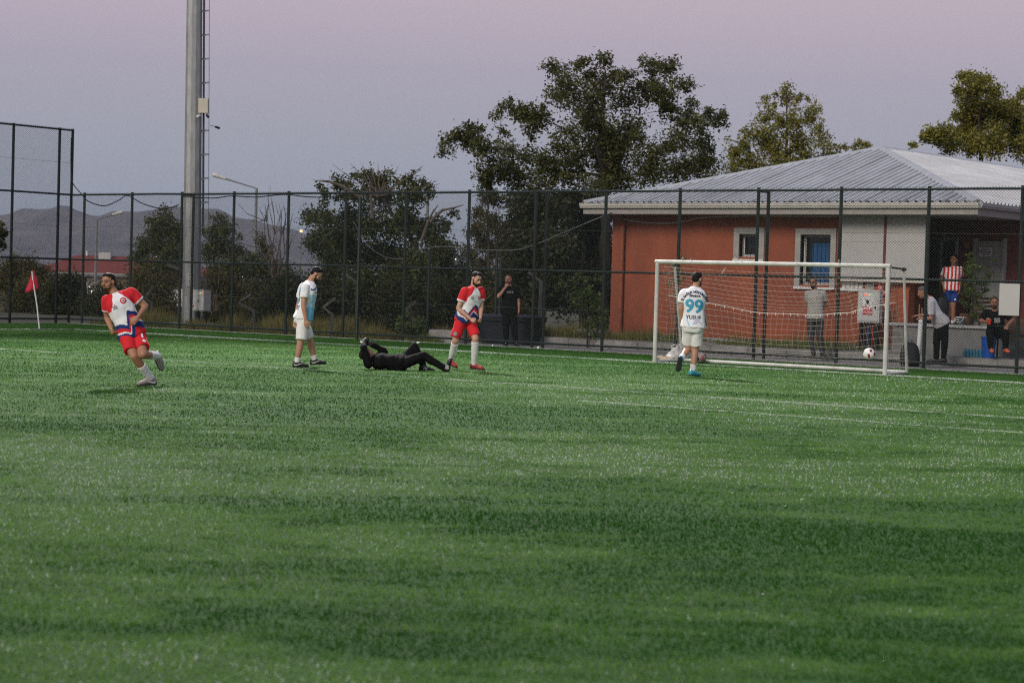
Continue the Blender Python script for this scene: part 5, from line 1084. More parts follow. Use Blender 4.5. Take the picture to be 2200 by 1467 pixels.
# weeds and dry grass along the foot of the fence
def weeds(nm, label, zones, n, h, m, seed):
    rng = np.random.default_rng(seed); P = []
    for (x0, x1, y0, y1, w) in zones:
        k = int(n * w); P.append(np.stack([rng.uniform(x0, x1, k), rng.uniform(y0, y1, k)], -1))
    P = np.concatenate(P); k = len(P)
    cl = grid_noise(P[:, 0] + 60, P[:, 1] + 60, .6, seed); P = P[cl > .42]; cl = cl[cl > .42]; k = len(P)
    hh = h * rng.uniform(.35, 1.2, k) * np.clip((cl - .3) * 2.2, .3, 1.3); a = rng.uniform(0, 6.283, k); ln = rng.uniform(.05, .55, k)
    w = rng.uniform(.006, .013, k); wa = rng.uniform(0, 3.14, k)
    z0 = np.where((P[:, 1] > 2.13) & (P[:, 0] > -2.2), .21, -.03)
    V = np.zeros((k, 3, 3)); bx, by = np.cos(wa) * w, np.sin(wa) * w
    V[:, 0] = np.stack([P[:, 0] - bx, P[:, 1] - by, z0], -1); V[:, 1] = np.stack([P[:, 0] + bx, P[:, 1] + by, z0], -1)
    V[:, 2] = np.stack([P[:, 0] + np.cos(a) * ln * hh, P[:, 1] + np.sin(a) * ln * hh, z0 + hh], -1)
    o = np_mesh(nm, V.reshape(-1, 3), np.arange(k * 3).reshape(-1, 3), m, attr=np.repeat(rng.random(k), 3)); tag(o, label, "grass", kind="stuff")
m_dry = mat("dry_grass", (.30, .235, .08), .8, rgb2=(.12, .13, .035), attr="tint", trans=.3)
m_wgreen = mat("weed_green", (.20, .23, .05), .7, rgb2=(.08, .11, .025), attr="tint", trans=.3)
weeds("dry_grass", "tall dry yellow grass growing behind the fence", [(-16, -4.8, .25, 2.8, .7), (-4.8, -2.3, 1.4, 3.2, .22), (-2.2, 1.5, 2.3, 3.6, .08)], 52000, .42, m_dry, 61)
weeds("weeds", "green weeds along the kerb and the building foot", [(-2.2, 7.2, 2.2, 3.9, .16), (-10, -3, .2, 1.6, .5), (-16, -10, .2, 2, .34)], 30000, .26, m_wgreen, 62)
# ------------------------------------------------------------------ people
SKIN = {k: mat("skin_" + k, c, .5, rgb2=tuple(x * .86 for x in c), scale=14, spec=.35) for k, c in
        dict(tan=(.36, .175, .10), olive=(.42, .225, .145), fair=(.50, .28, .20), ruddy=(.46, .22, .15), brown=(.32, .155, .09)).items()}
HAIR = {k: mat("hair_" + k, c, .7, vary=.3, scale=60, spec=.2) for k, c in dict(black=(.010, .008, .008), brown=(.034, .020, .014), grey=(.16, .15, .145), stubble=(.07, .045, .035)).items()}
def cloth(nm, rgb, **k): return mat(nm, rgb, .85, vary=k.pop("vary", .05), scale=9, bump=.15, bscale=220, spec=k.pop("spec", .2), **k)
m_wh = cloth("white_jersey", (.78, .78, .80)); m_rd = cloth("red_jersey", (.60, .022, .03)); m_nv = cloth("navy_stripe", (.012, .035, .16)); m_lb = cloth("light_blue_jersey", (.36, .60, .72)); m_sb = cloth("sky_jersey", (.17, .48, .68))
m_ws = cloth("white_shorts", (.72, .71, .70)); m_sock = cloth("white_sock", (.68, .66, .68)); m_bk = cloth("black_cloth", (.007, .007, .0075), vary=.15, spec=.06); m_bk2 = cloth("black_trousers", (.008, .008, .0085), vary=.15, spec=.06)
m_polo = cloth("grey_beige_polo", (.44, .42, .38)); m_trs = cloth("charcoal_trousers", (.055, .055, .06), vary=.15); m_bls = cloth("blue_shorts", (.014, .05, .25)); m_shirtw = cloth("pale_check_shirt", (.58, .57, .60))
m_sole = mat("dark_sole", (.02, .02, .022), .7); m_eye = mat("eye", (.02, .015, .012), .2); m_lip = mat("lips", (.28, .09, .075), .5)
def remesh(b, nm, voxel, smooth=6, fac=.5, wrinkle=0.0, wscale=7.0, seed=0.0):
    me = b.mesh(nm, SKIN["tan"]); fix_normals(me)
    o = bpy.data.objects.new(nm, me); COL.objects.link(o)
    r = o.modifiers.new("r", 'REMESH'); r.mode = 'VOXEL'; r.voxel_size = voxel; r.use_smooth_shade = True
    s = o.modifiers.new("s", 'SMOOTH'); s.factor = fac; s.iterations = smooth
    dg = bpy.context.evaluated_depsgraph_get(); out = bpy.data.meshes.new_from_object(o.evaluated_get(dg))
    COL.objects.unlink(o); bpy.data.objects.remove(o); bpy.data.meshes.remove(me)
    out.name = nm
    if wrinkle:
        n = len(out.vertices); co = np.zeros(n * 3, np.float32); no = np.zeros(n * 3, np.float32)
        out.vertices.foreach_get("co", co); out.vertex_normals.foreach_get("vector", no); co = co.reshape(-1, 3); no = no.reshape(-1, 3)
        d = np.array([noise.noise(Vector((p[0] * wscale + seed, p[1] * wscale, p[2] * wscale * .55))) + .55 * noise.noise(Vector((p[0] * wscale * 2.3, p[1] * wscale * 2.3 + seed, (p[2] + .6 * p[0]) * wscale * 1.6))) for p in co.tolist()])
        co = co + no * (wrinkle * d)[:, None]; out.vertices.foreach_set("co", co.astype(np.float32).ravel())
    out.update(); return out
def set_mats(me, mats, fn=None):
    me.materials.clear()
    for m in mats: me.materials.append(m)
    n = len(me.polygons); me.polygons.foreach_set("use_smooth", np.ones(n, bool))
    if fn:
        c = np.zeros(n * 3, np.float32); me.polygons.foreach_get("center", c); me.polygons.foreach_set("material_index", np.array([fn(Vector(p)) for p in c.reshape(-1, 3).tolist()], np.int32))
    else: me.polygons.foreach_set("material_index", np.zeros(n, np.int32))
    me.update(); return me
def seg_t(p, a, b):
    d = b - a; return max(0, min(1, (p - a).dot(d) / max(d.length_squared, 1e-9)))
def seg_d(p, a, b): return (p - (a + (b - a) * seg_t(p, a, b))).length
def decal(nm, P, T, c, ax, ay, n, bvh, m, parent, lift=.006):
    """wrap a flat print round the cloth: cast every point onto the garment"""
    bm = bmesh.new(); vs = [bm.verts.new((x, y, 0)) for x, y in P]
    for t in T:
        try: bm.faces.new([vs[i] for i in t])
        except ValueError: pass
    for _ in range(3):
        es = [e for e in bm.edges if e.calc_length() > .022]
        if not es: break
        bmesh.ops.subdivide_edges(bm, edges=es, cuts=1); bmesh.ops.triangulate(bm, faces=bm.faces)
    c, ax, ay, n = Vector(c), Vector(ax), Vector(ay), Vector(n).normalized()
    for v in bm.verts:
        o = c + ax * v.co.x + ay * v.co.y + n * .35; h = bvh.ray_cast(o, -n, .8)
        v.co = (h[0] + n * lift) if h[0] is not None else c + ax * v.co.x + ay * v.co.y
    me = bpy.data.meshes.new(nm); bm.to_mesh(me); bm.free(); me.materials.append(m); return link(nm, me, parent)
def disc_poly(r, n=20, cx=0, cy=0): return [(cx + r * math.cos(2 * math.pi * k / n), cy + r * math.sin(2 * math.pi * k / n)) for k in range(n)], [tuple(range(n))]
def crescent(r):
    n = 16; o = [(r * math.cos(t), r * math.sin(t)) for t in np.linspace(R_(35), R_(325), n)]; i = [(.28 * r + .78 * r * math.cos(t), .78 * r * math.sin(t)) for t in np.linspace(R_(46), R_(314), n)]
    return o + i, [(k, k + 1, n + k + 1, n + k) for k in range(n - 1)]
def star(r, cx): 
    p = [(cx + (r if k % 2 == 0 else r * .4) * math.cos(k * math.pi / 5), (r if k % 2 == 0 else r * .4) * math.sin(k * math.pi / 5)) for k in range(10)]; return [(cx, 0)] + p, [(0, 1 + k, 1 + (k + 1) % 10) for k in range(10)]
def hand(b, wr, dirv, palm, pose, s=1.0, thumb=1):
    """palm, four bent fingers of different length and a thumb from the side of the palm"""
    d = Vector(dirv).normalized(); n = Vector(palm); n = (n - d * n.dot(d)).normalized(); w = d.cross(n) * thumb
    c = wr + d * .05 * s
    Mx = Matrix((w, d, n)).transposed(); b.ellipsoid(c, (.042 * s, .052 * s, .021 * s), Mx, 12, 8)
    curl = dict(relaxed=(.35, .5, .4), fist=(1.35, 1.5, .9), hold=(.8, .9, .6))[pose]
    for k, L in enumerate((.074, .082, .077, .062)):
        p = wr + d * (.088 - .004 * abs(k - 1)) * s + w * (.030 - .020 * k) * s; a = 0; pts = [p]
        for j, f in enumerate((.45, .32, .23)):
            a += curl[j]; p = p + (d * math.cos(a) + n * math.sin(a)) * L * f * s; pts.append(p)
        b.tube([pts[0] - d * .02] + pts, [.0098 * s, .0098 * s, .0092 * s, .0086 * s, .0062 * s], 7)
    p = wr + d * .030 * s + w * .034 * s; q1 = p + (d * .75 + w * .62 + n * .25).normalized() * .04 * s; q2 = q1 + (d * .9 + n * (.35 + curl[0] * .3) - w * (.1 + .3 * curl[0])).normalized() * .034 * s
    b.tube([p - w * .015, p, q1, q2], [.012 * s, .0115 * s, .0105 * s, .0075 * s], 7)
def shoe(parent, an, fwd, up, m, m_s, s=1.0, extra=None):
    f = Vector(fwd).normalized(); u = Vector(up); u = (u - f * u.dot(f)).normalized(); sd = f.cross(u); base = an - u * .078 * s
    def rings(secs, z0=0.0):
        out = []
        for x, hw, h in secs:
            r = []
            for k in range(14):
                t = 2 * math.pi * k / 14; cx_, sz = math.cos(t), math.sin(t); zz = h * (.5 + .5 * math.copysign(abs(sz) ** .7, sz)); ww = hw * math.copysign(abs(cx_) ** .7, cx_) * (1 - .25 * max(0, sz))
                r.append(base + f * x * s + sd * ww * s + u * (zz + z0) * s)
            out.append(r)
        return out
    b = MB(); b.loft(rings([(-.075, .012, .045), (-.068, .030, .075), (-.035, .038, .105), (.005, .038, .108), (.045, .040, .090), (.09, .044, .070), (.14, .045, .056), (.175, .036, .047), (.195, .012, .035)], .012))
    o = b.build("shoe", m, parent, True); fix_normals(o.data)
    b = MB(); b.loft(rings([(-.079, .014, .020), (-.072, .033, .022), (-.03, .040, .022), (.04, .040, .021), (.10, .047, .02), (.15, .047, .02), (.183, .036, .02), (.202, .012, .022)], 0)); so = b.build("sole", m_s, o, True); fix_normals(so.data)
    b = MB()
    for k in range(4): x = .035 + .022 * k; b.tube([base + f * x * s + sd * .02 * s + u * (.098 - .011 * k) * s, base + f * (x + .004) * s + u * (.108 - .011 * k) * s, base + f * x * s - sd * .02 * s + u * (.098 - .011 * k) * s], .0035 * s, 4)
    b.build("laces", m_wtext if m is not MATS.get("teal_boot") else m_sole, o)
    if extra == "swoosh":
        for sg_ in (-1, 1):
            pts = [(-.055, .045), (-.03, .030), (.01, .034), (.06, .052), (.10, .066), (.055, .042), (.01, .022), (-.035, .016)]
            b = MB(); b.add([base + f * x * s + sd * sg_ * (.0445 if x < .08 else .040) * s + u * (z + .012) * s for x, z in pts], [tuple(range(8))]); b.build("curved_mark", m_wtext, o)
    if extra == "stripes":
        for sg_ in (-1, 1):
            b = MB()
            for k in range(3): x = .0 + .024 * k; b.add([base + f * (x + e) * s + sd * sg_ * .0435 * s + u * z * s for e, z in ((0, .025), (.011, .025), (.026, .085), (.015, .085))], [(0, 1, 2, 3)])
            b.build("side_stripes", m_wtext, o)
    return o
WRK = dict(p3=.016)
def person(key, label, skin, face, hairkind, beard, top, bottom, shoes, hands, toes, socks=None, sleeve=.62, hem=-.14, leg_hem=.80, build=1.0, group=None, hair_scale=1.0, grip=None, belly=0.0):
    J = POSE[key]; root = empty("person", J['base'], R_(37.708)); tag(root, label, "person", group)
    g = {k: Vector(v) for k, v in J.items() if k != 'base'}; s = build
    pel, neck = g['pelvis'], g['neck']; spine = neck - pel; S = spine.length; up = spine.normalized()
    rs = (g['shR'] - g['shL']); rs = (rs - up * rs.dot(up)).normalized(); rh = (g['hipR'] - g['hipL']); rh = (rh - up * rh.dot(up)).normalized()
    front = up.cross(rs).normalized()
    F = Vector(face[0]).normalized(); U = Vector(face[1]); U = (U - F * U.dot(F)).normalized(); Rt = F.cross(U)
    H = g['head']; Mh = Matrix((Rt, F, U)).transposed(); hp = lambda x, y, z: H + Rt * x + F * y + U * z
    def torso(b, infl=0.0, t0=-.12, t1=.97, hemw=None, n=22, top_r=None):
        secs = [(-.16, .125, .105), (-.05, .160, .120), (.06, .163, .118), (.22, .152, .108 + belly * .5), (.42, .148, .106 + belly), (.62, .165, .114 + belly * .4), (.80, .172, .110), (.90, .140, .092), (.97, .085, .070), (1.03, .060, .060)]
        rings = []
        ts = [t0] + [q[0] for q in secs if t0 + .02 < q[0] < t1 - .02] + [t1]
        for t in ts:
            hw = np.interp(t, [q[0] for q in secs], [q[1] for q in secs]) * s; hd = np.interp(t, [q[0] for q in secs], [q[2] for q in secs]) * s
            k = infl * (1 if t < .85 else max(0, (1.05 - t) / .2))
            hw += k; hd += k
            if hemw and t < .45: e = hemw * (1 - max(0, t) / .45); hw += e; hd += e
            ax = rh.lerp(rs, max(0, min(1, t))).normalized(); fr = up.cross(ax).normalized(); c = pel + spine * t + fr * (.012 * math.sin(math.pi * max(0, min(1, t))))
            rings.append([c + ax * hw * math.copysign(abs(math.cos(a)) ** .85, math.cos(a)) + fr * hd * math.copysign(abs(math.sin(a)) ** .85, math.sin(a)) for a in [2 * math.pi * q / n for q in range(n)]])
        b.loft(rings)
    # ---- body, one continuous skin
    b = MB(); torso(b)
    for sd_ in 'RL':
        sh, el, wr, hip, kn, an = (g[q + sd_] for q in ('sh', 'el', 'wr', 'hip', 'kn', 'an'))
        b.capsule(neck.lerp(pel, .10), .055 * s, sh, .060 * s); b.capsule(sh, .060 * s, el, .041 * s, mid=[(.35, .052 * s)]); b.capsule(el, .041 * s, wr, .028 * s, mid=[(.25, .043 * s), (.7, .033 * s)])
        b.capsule(hip, .088 * s, kn, .057 * s, mid=[(.4, .080 * s)]); b.capsule(kn, .057 * s, an, .037 * s, mid=[(.28, .058 * s), (.5, .052 * s), (.8, .038 * s)])
        hd_, pm, ps, th = hands[sd_]
        hand(b, wr, Vector(hd_), Vector(pm), ps, 1.0 * s, th)
    b.capsule(neck.lerp(pel, .06), .066 * s, hp(0, -.018, -.05), .056, mid=[(.5, .056)])
    b.ellipsoid(hp(0, -.008, .030), (.076, .096, .086), Mh); b.ellipsoid(hp(0, .020, -.042), (.060, .074, .076), Mh); b.ellipsoid(hp(0, .050, -.090), (.036, .036, .030), Mh)
    b.capsule(hp(0, .086, .016), .009, hp(0, .108, -.024), .0145); b.ellipsoid(hp(0, .096, -.030), (.019, .014, .011), Mh, 10, 6)
    b.capsule(hp(-.040, .076, .022), .013, hp(.040, .076, .022), .013); b.capsule(hp(-.02, .086, -.058), .010, hp(.02, .086, -.058), .010)
    for e in (-1, 1): b.ellipsoid(hp(e * .078, -.008, -.004), (.012, .022, .034), Mh, 10, 8); b.ellipsoid(hp(e * .05, .05, -.02), (.022, .025, .025), Mh, 10, 6)
    me = remesh(b, "body", .0085, 4, .45)
    body = link("body", set_mats(me, [SKIN[skin]]), root)
    b = MB()
    for e in (-1, 1): b.ellipsoid(hp(e * .031, .083, .006), (.014, .008, .007), Mh, 10, 6)
    b.build("eyes", m_eye, root, True)
    b = MB(); b.capsule(hp(-.016, .098, -.058), .005, hp(.016, .098, -.058), .005, 6); b.build("mouth", m_lip, root, True)
    hm = HAIR[hairkind]
    b = MB()
    for e in (-1, 1): b.capsule(hp(e * .014, .092, .028), .006, hp(e * .046, .080, .030), .005, 6)
    b.build("eyebrows", HAIR["black"] if hairkind != "grey" else HAIR["grey"], root, True)
    # ---- hair, beard
    b = MB(); k = hair_scale * .985
    b.ellipsoid(hp(0, -.020, .046), (.083 * k, .094 * k, .082 * k), Mh); b.ellipsoid(hp(0, -.062, .0), (.070 * k, .046 * k, .058 * k), Mh); b.ellipsoid(hp(0, .022, .096), (.060 * k, .048 * k, .030 * k), Mh)
    hme = remesh(b, "hair", .009, 3, .4, .006, 45)
    if hairkind != "stubble" or hair_scale > .97: link("hair", set_mats(hme, [hm]), root)
    else:
        link("hair", set_mats(hme, [HAIR["stubble"]]), root)
    if beard:
        b = MB(); q = beard; b.ellipsoid(hp(0, .026, -.072), (.060 * q, .074 * q, .050 * q), Mh); b.ellipsoid(hp(0, .058, -.100), (.034 * q, .034 * q, .030 * q), Mh)
        for e in (-1, 1): b.capsule(hp(e * .064 * q, .012, -.02), .010, hp(e * .052 * q, .034, -.07), .016)
        b.capsule(hp(-.022, .093, -.044), .007, hp(.022, .093, -.044), .007)
        link("beard", set_mats(remesh(b, "beard", .008, 3, .4, .003, 60), [HAIR["brown"] if hairkind in ("black", "brown") else HAIR["stubble"]]), root)
    # ---- top
    b = MB(); torso(b, .018, hem, 1.0, .018)
    for sd_ in 'RL':
        sh, el, wr = (g[q + sd_] for q in ('sh', 'el', 'wr'))
        b.capsule(neck.lerp(pel, .11), .062 * s, sh, .072 * s)
        if sleeve <= 1: b.tube([sh + (sh - el).normalized() * .02, sh, sh.lerp(el, sleeve * .5), sh.lerp(el, sleeve)], [.05 * s, .076 * s, .074 * s, .073 * s], 14)
        else:
            e2 = el.lerp(wr, sleeve - 1); b.capsule(sh, .073 * s, el, .056 * s); b.tube([el, el.lerp(e2, .5), e2], [.056 * s, .052 * s, .042 * s], 14)
    me = remesh(b, "shirt", .0105, 5, .5, WRK.get(key, .011), 8.5, hash(key) % 7)
    def coords(p):
        t = (p - pel).dot(up) / S; c = pel + spine * t; ax = rh.lerp(rs, max(0, min(1, t))).normalized(); return t, (p - c).dot(ax), (p - c).dot(front)
    def arm_of(p):
        for sd_ in 'RL':
            sh, el = g['sh' + sd_], g['el' + sd_]
            q = (p - sh).dot((el - sh).normalized()) / (el - sh).length
            t, a, fz = coords(p)
            if seg_d(p, sh, el) < .092 * s and q > -.1 and (abs(a) > .125 * s or q > .35) and seg_d(p, sh, el) < seg_d(p, pel, pel + spine * .8) * .9: return q
        return None
    tm, tfn = top(coords, arm_of)
    shirt = link("shirt", set_mats(me, tm, tfn), root)
    bvh = BVHTree.FromPolygons([v.co.copy() for v in me.vertices], [tuple(f.vertices) for f in me.polygons])
    # ---- bottoms
    kind, bm_ = bottom
    b = MB(); torso(b, .012, -.14, .12, .006)
    for sd_ in 'RL':
        hip, kn, an = (g[q + sd_] for q in ('hip', 'kn', 'an'))
        if kind == 'shorts':
            e = hip.lerp(kn, leg_hem) + (rh * .022 if sd_ == 'R' else -rh * .022); b.tube([hip + (hip - kn).normalized() * .05, hip, hip.lerp(kn, leg_hem * .5), e], [.07 * s, .100 * s, .096 * s, .088 * s], 16)
        else:
            b.capsule(hip, .100 * s, kn, .074 * s, mid=[(.5, .088 * s)]); e = kn.lerp(an, .97); b.tube([kn, kn.lerp(an, .3), kn.lerp(an, .7), e], [.074 * s, .070 * s, .060 * s, .056 * s], 14)
    me2 = remesh(b, kind, .011, 5, .5, .009, 8.0, 3.3)
    bot = link(kind, set_mats(me2, [bm_]), root)
    bvh2 = BVHTree.FromPolygons([v.co.copy() for v in me2.vertices], [tuple(f.vertices) for f in me2.polygons])
    # ---- socks and shoes
    for sd_ in 'RL':
        kn, an = g['kn' + sd_], g['an' + sd_]
        if socks:
            b = MB(); t0 = socks; ts = [t0, t0 + .03, (t0 + 1) / 2, .88, 1.0]; rr = np.interp(ts, [0, .28, .5, .8, 1], [.057, .060, .055, .042, .041])
            b.tube([kn.lerp(an, t) for t in ts], [(r + .006) * s for r in rr], 14)
            me3 = remesh(b, "sock", .009, 3, .4, .003, 20); link("sock", set_mats(me3, [m_sock]), root)
        shoe(root, an, toes[sd_], (kn - an) if len(toes) < 4 else Vector(toes['up' + sd_]), shoes[0], shoes[1], 1.0, shoes[2] if len(shoes) > 2 else None)
    return dict(root=root, g=g, up=up, rs=rs, front=front, S=S, pel=pel, shirt=shirt, bot=bot, bvh=bvh, bvh2=bvh2, spine=spine, hp=hp)
def plain(m): return lambda co, arm: ([m], None)
def turkish(co, arm):
    mats = [m_wh, m_rd, m_nv]
    xs_, hs_ = [-.25, -.19, -.02, .07, .13, .25], [.36, .38, .52, .20, .28, .32]
    def fn(p):
        q = arm(p)
        if q is not None: return 0 if q > .52 else 1
        t, a, f = co(p)
        if t > .62 and abs(a) > .155 - max(0, t - .62) * .32: return 1
        aa = a if f > 0 else -a * .6 - .05
        h = np.interp(aa, xs_, hs_); d = h - t
        if d < 0: return 0
        if d < .10: return 2
        if d < .19: return 1
        if d < .235: return 0
        if d < .40: return 2
        return 1
    return mats, fn
def isparta(co, arm):
    mats = [m_wh, m_lb, m_sb, m_nv]
    def fn(p):
        q = arm(p)
        if q is not None: return 0
        t, a, f = co(p)
        if f > .015:
            if t < .16: return 2
            if t < .66: return 1 if t > .30 + .25 * abs(a) else 2
            if .70 < t < .88 and abs(a) > .05 and int((t * 26 + abs(a) * 22)) % 3 == 0: return 3
        return 0
    return mats, fn
def striped(co, arm):
    def fn(p):
        t, a, f = co(p); return 1 if (math.floor(a / .042 + .5) % 2) else 0
    return [m_wh, m_rd], fn
def print_text(P, nm, txt, size, t, a, m, back=False, body="shirt", **k):
    n = P['front'] * (-1 if back else 1); ax = (P['rs'] if back else -P['rs']); c = P['pel'] + P['spine'] * t + ax * a
    pts, tri = text_polys(txt, size, **k); return decal(nm, pts, tri, c, ax, P['up'], n, P['bvh'], m, P['shirt'])
def crest(P, t, a, r):
    n = P['front']; ax = -P['rs']; c = P['pel'] + P['spine'] * t + ax * a
    for nm, (pts, tri), m, l in (("crest_disc", disc_poly(r), m_rd, .005), ("crest_crescent", crescent(r * .62), m_wh, .008), ("crest_star", star(r * .26, r * .42), m_wh, .008)):
        decal(nm, pts, tri, c, ax, P['up'], n, P['bvh'], m, P['shirt'], l)
def emblem(P, t, a, w, m):
    n = P['front']; ax = -P['rs']; c = P['pel'] + P['spine'] * t + ax * a; pts, tri = [], []
    for k, (x0, x1, y0, y1) in enumerate(((-.9, .9, -1, -.75), (-.7, -.2, -.55, .3), (-.05, .35, -.55, .9), (.5, .85, -.55, .1), (-.5, .7, -.3, -.1))):
        q = len(pts); pts += [(x0 * w, y0 * w), (x1 * w, y0 * w), (x1 * w, y1 * w), (x0 * w, y1 * w)]; tri.append((q, q + 1, q + 2, q + 3))
    decal("printed_emblem", pts, tri, c, ax, P['up'], n, P['bvh'], m, P['shirt'])
m_ink = mat("navy_print", (.015, .022, .075), .6, vary=.05); m_cyan = mat("cyan_print", (.045, .30, .47), .6, vary=.05); m_lil = mat("pale_lilac_print", (.50, .50, .64), .7, vary=.05); m_greyp = mat("grey_print", (.30, .28, .29), .7, vary=.2, scale=40)
boot_g = mat("silver_boot", (.27, .23, .23), .4, vary=.2, scale=12); boot_k = mat("black_boot", (.012, .012, .013), .4, vary=.1); boot_t = mat("teal_boot", (.03, .36, .46), .4, vary=.1); boot_r = mat("red_black_boot", (.42, .04, .025), .4, rgb2=(.02, .012, .012), scale=9); boot_o = mat("orange_shoe", (.75, .14, .05), .5)
D_ = Vector((0, 0, -1))
# runner in red and white
P1 = person('p1', "young man in white and red jersey running near the corner, left of everyone", "tan", ((-.46, -.88, -.06), (-.10, 0, 1)), "black", .84, turkish, ('shorts', m_rd), (boot_g, m_sole, "swoosh"),
    dict(R=((.35, -.55, -.8), (.8, .2, .2), 'fist', 1), L=((-.55, -.4, -.75), (-.2, .5, -.3), 'relaxed', -1)), dict(R=(-.85, -.5, -.06), L=(.42, .10, -.9), upR=(.1, 0, 1), upL=(.55, -.75, .25)), socks=.40, leg_hem=.74, hem=-.10)
crest(P1, .76, .05, .042); emblem(P1, .70, -.085, .034, m_greyp)
def leg_print(P, nm, pts, tri, side, frac, off, m, n):
    hip, kn = P['g']['hip' + side], P['g']['kn' + side]; c = hip.lerp(kn, frac); u = (hip - kn).normalized(); n = Vector(n).normalized(); n = (n - u * n.dot(u)).normalized(); ax = u.cross(n); decal(nm, pts, tri, c + ax * off, ax, u, n, P['bvh2'], m, P['bot'])
leg_print(P1, "shorts_number", *text_polys("1", .12, bold=.006), 'L', .36, .03, m_wh, (.3, -1, .1)); leg_print(P1, "shorts_badge", *disc_poly(.024, 14), 'L', .60, .04, m_wh, (.3, -1, .1))
# bearded player in white, head bowed
P2 = person('p2', "bearded player in white and light blue jersey looking down, hands hanging", "olive", ((.82, .10, -.56), (.52, 0, .85)), "black", .97, isparta, ('shorts', m_ws), (boot_k, m_sole, "swoosh"),
    dict(R=((.12, -.05, -1), (.3, .9, 0), 'relaxed', 1), L=((-.1, .1, -1), (.3, -.9, 0), 'relaxed', -1)), dict(R=(1, .05, -.02), L=(1, .1, .06), upR=(0, 0, 1), upL=(-.1, 0, 1)), socks=.74, leg_hem=.86, hem=-.02, build=1.04)
print_text(P2, "back_number", "9", .36, .55, .0, m_cyan, True, bold=.012); print_text(P2, "back_lettering", "İL SAĞLIK", .06, .86, .0, m_ink, True, bold=.002); print_text(P2, "back_name", "OĞUZ", .085, .26, .0, m_ink, True, bold=.002)
# goalkeeper lying on his back
P3 = person('p3', "goalkeeper in black lying on his back with gloved hands over his head", "ruddy", ((.42, -.10, .90), (-.88, 0, .42)), "black", 0, plain(m_bk), ('trousers', m_bk2), (boot_k, m_sole, "stripes"),
    dict(R=((.15, .5, .75), (.7, .3, -.5), 'hold', 1), L=((-.85, -.1, .35), (-.2, -.7, -.5), 'hold', -1)), dict(R=(.22, -.1, 1), L=(1, .05, -.12), upR=(-1, 0, .25), upL=(-.12, 0, 1)), sleeve=1.95, hem=-.06, build=1.02)
for sd_, hdv, pm, th in (('R', (.15, .5, .75), (.7, .3, -.5), 1), ('L', (-.85, -.1, .35), (-.2, -.7, -.5), -1)):
    b = MB(); hand(b, P3['g']['wr' + sd_], Vector(hdv), Vector(pm), 'hold', 1.22, th); b.capsule(P3['g']['wr' + sd_], .042, P3['g']['wr' + sd_] + Vector(hdv).normalized() * .03, .045)
    link("glove", set_mats(remesh(b, "glove", .009, 3, .4), [mat("black_glove", (.02, .02, .021), .6, vary=.2)]), P3['root'])
b = MB(); w = P3['g']['wrR']; b.box(w + Vector((-.02, -.05, .03)), (.075, .012, .03), Matrix.Rotation(.5, 3, 'Y')); b.build("glove_strap", m_wtext, P3['root'])
# stooping player in red and white
P4 = person('p4', "bearded player in white and red jersey stooping beside the man on the ground", "fair", ((.62, -.66, -.38), (.25, -.1, 1)), "black", .95, turkish, ('shorts', m_rd), (boot_r, m_sole),
    dict(R=((.75, -.35, -.35), (.3, .8, -.5), 'fist', 1), L=((.0, -.4, -.9), (-.9, 0, .1), 'fist', -1)), dict(R=(.55, -.7, -.25), L=(.88, -.45, -.04), upR=(.2, -.2, 1), upL=(0, 0, 1)), socks=.10, leg_hem=.84, hem=-.12)
crest(P4, .74, .075, .036); emblem(P4, .70, -.08, .034, m_greyp)
leg_print(P4, "shorts_badge", *disc_poly(.036, 14), 'R', .66, -.02, m_greyp, (-.1, -1, .1)); 
# player 99 from behind
P5 = person('p5', "dark-haired player seen from behind with number 99 before the goal", "olive", ((.70, .68, -.08), (0, 0, 1)), "black", .9, isparta, ('shorts', m_ws), (boot_t, m_sole),
    dict(R=((.25, .1, -.95), (-.8, .3, 0), 'relaxed', -1), L=((.1, .3, -.95), (.8, .3, 0), 'relaxed', 1)), dict(R=(.72, .66, -.04), L=(-.10, .40, -.95), upR=(0, 0, 1), upL=(.25, .92, .25)), socks=.72, leg_hem=.86, hem=-.02, build=1.06)
for dx in (-.078, .078): print_text(P5, "back_number", "9", .31, .50, dx, m_cyan, True, bold=.010)
print_text(P5, "back_lettering", "İL SAĞLIK MÜDÜRLÜĞÜ", .052, .865, .005, m_ink, True, bold=.003, arc=.22); print_text(P5, "back_city", "ISPARTA", .050, .765, .0, m_ink, True, bold=.003); print_text(P5, "back_name", "YUSUF", .086, .235, .0, m_ink, True, bold=.002)
for pts in ([(-.13, .14), (-.10, .12), (-.045, .0), (-.065, .0)],): decal("printed_streak", pts, [(0, 1, 2, 3)], P5['pel'] + P5['spine'] * .02, P5['rs'], P5['up'], -P5['front'], P5['bvh'], mat("sky_print", (.30, .58, .72), .7), P5['shirt'])
for pts in ([(.0, .03), (.05, .16), (.07, .14), (.10, .17), (.12, .10), (.16, .02), (.09, .08), (.06, .05)],): decal("printed_streak", pts, [tuple(range(8))], P5['pel'] + P5['spine'] * .02, P5['rs'], P5['up'], -P5['front'], P5['bvh'], m_lil, P5['shirt'])
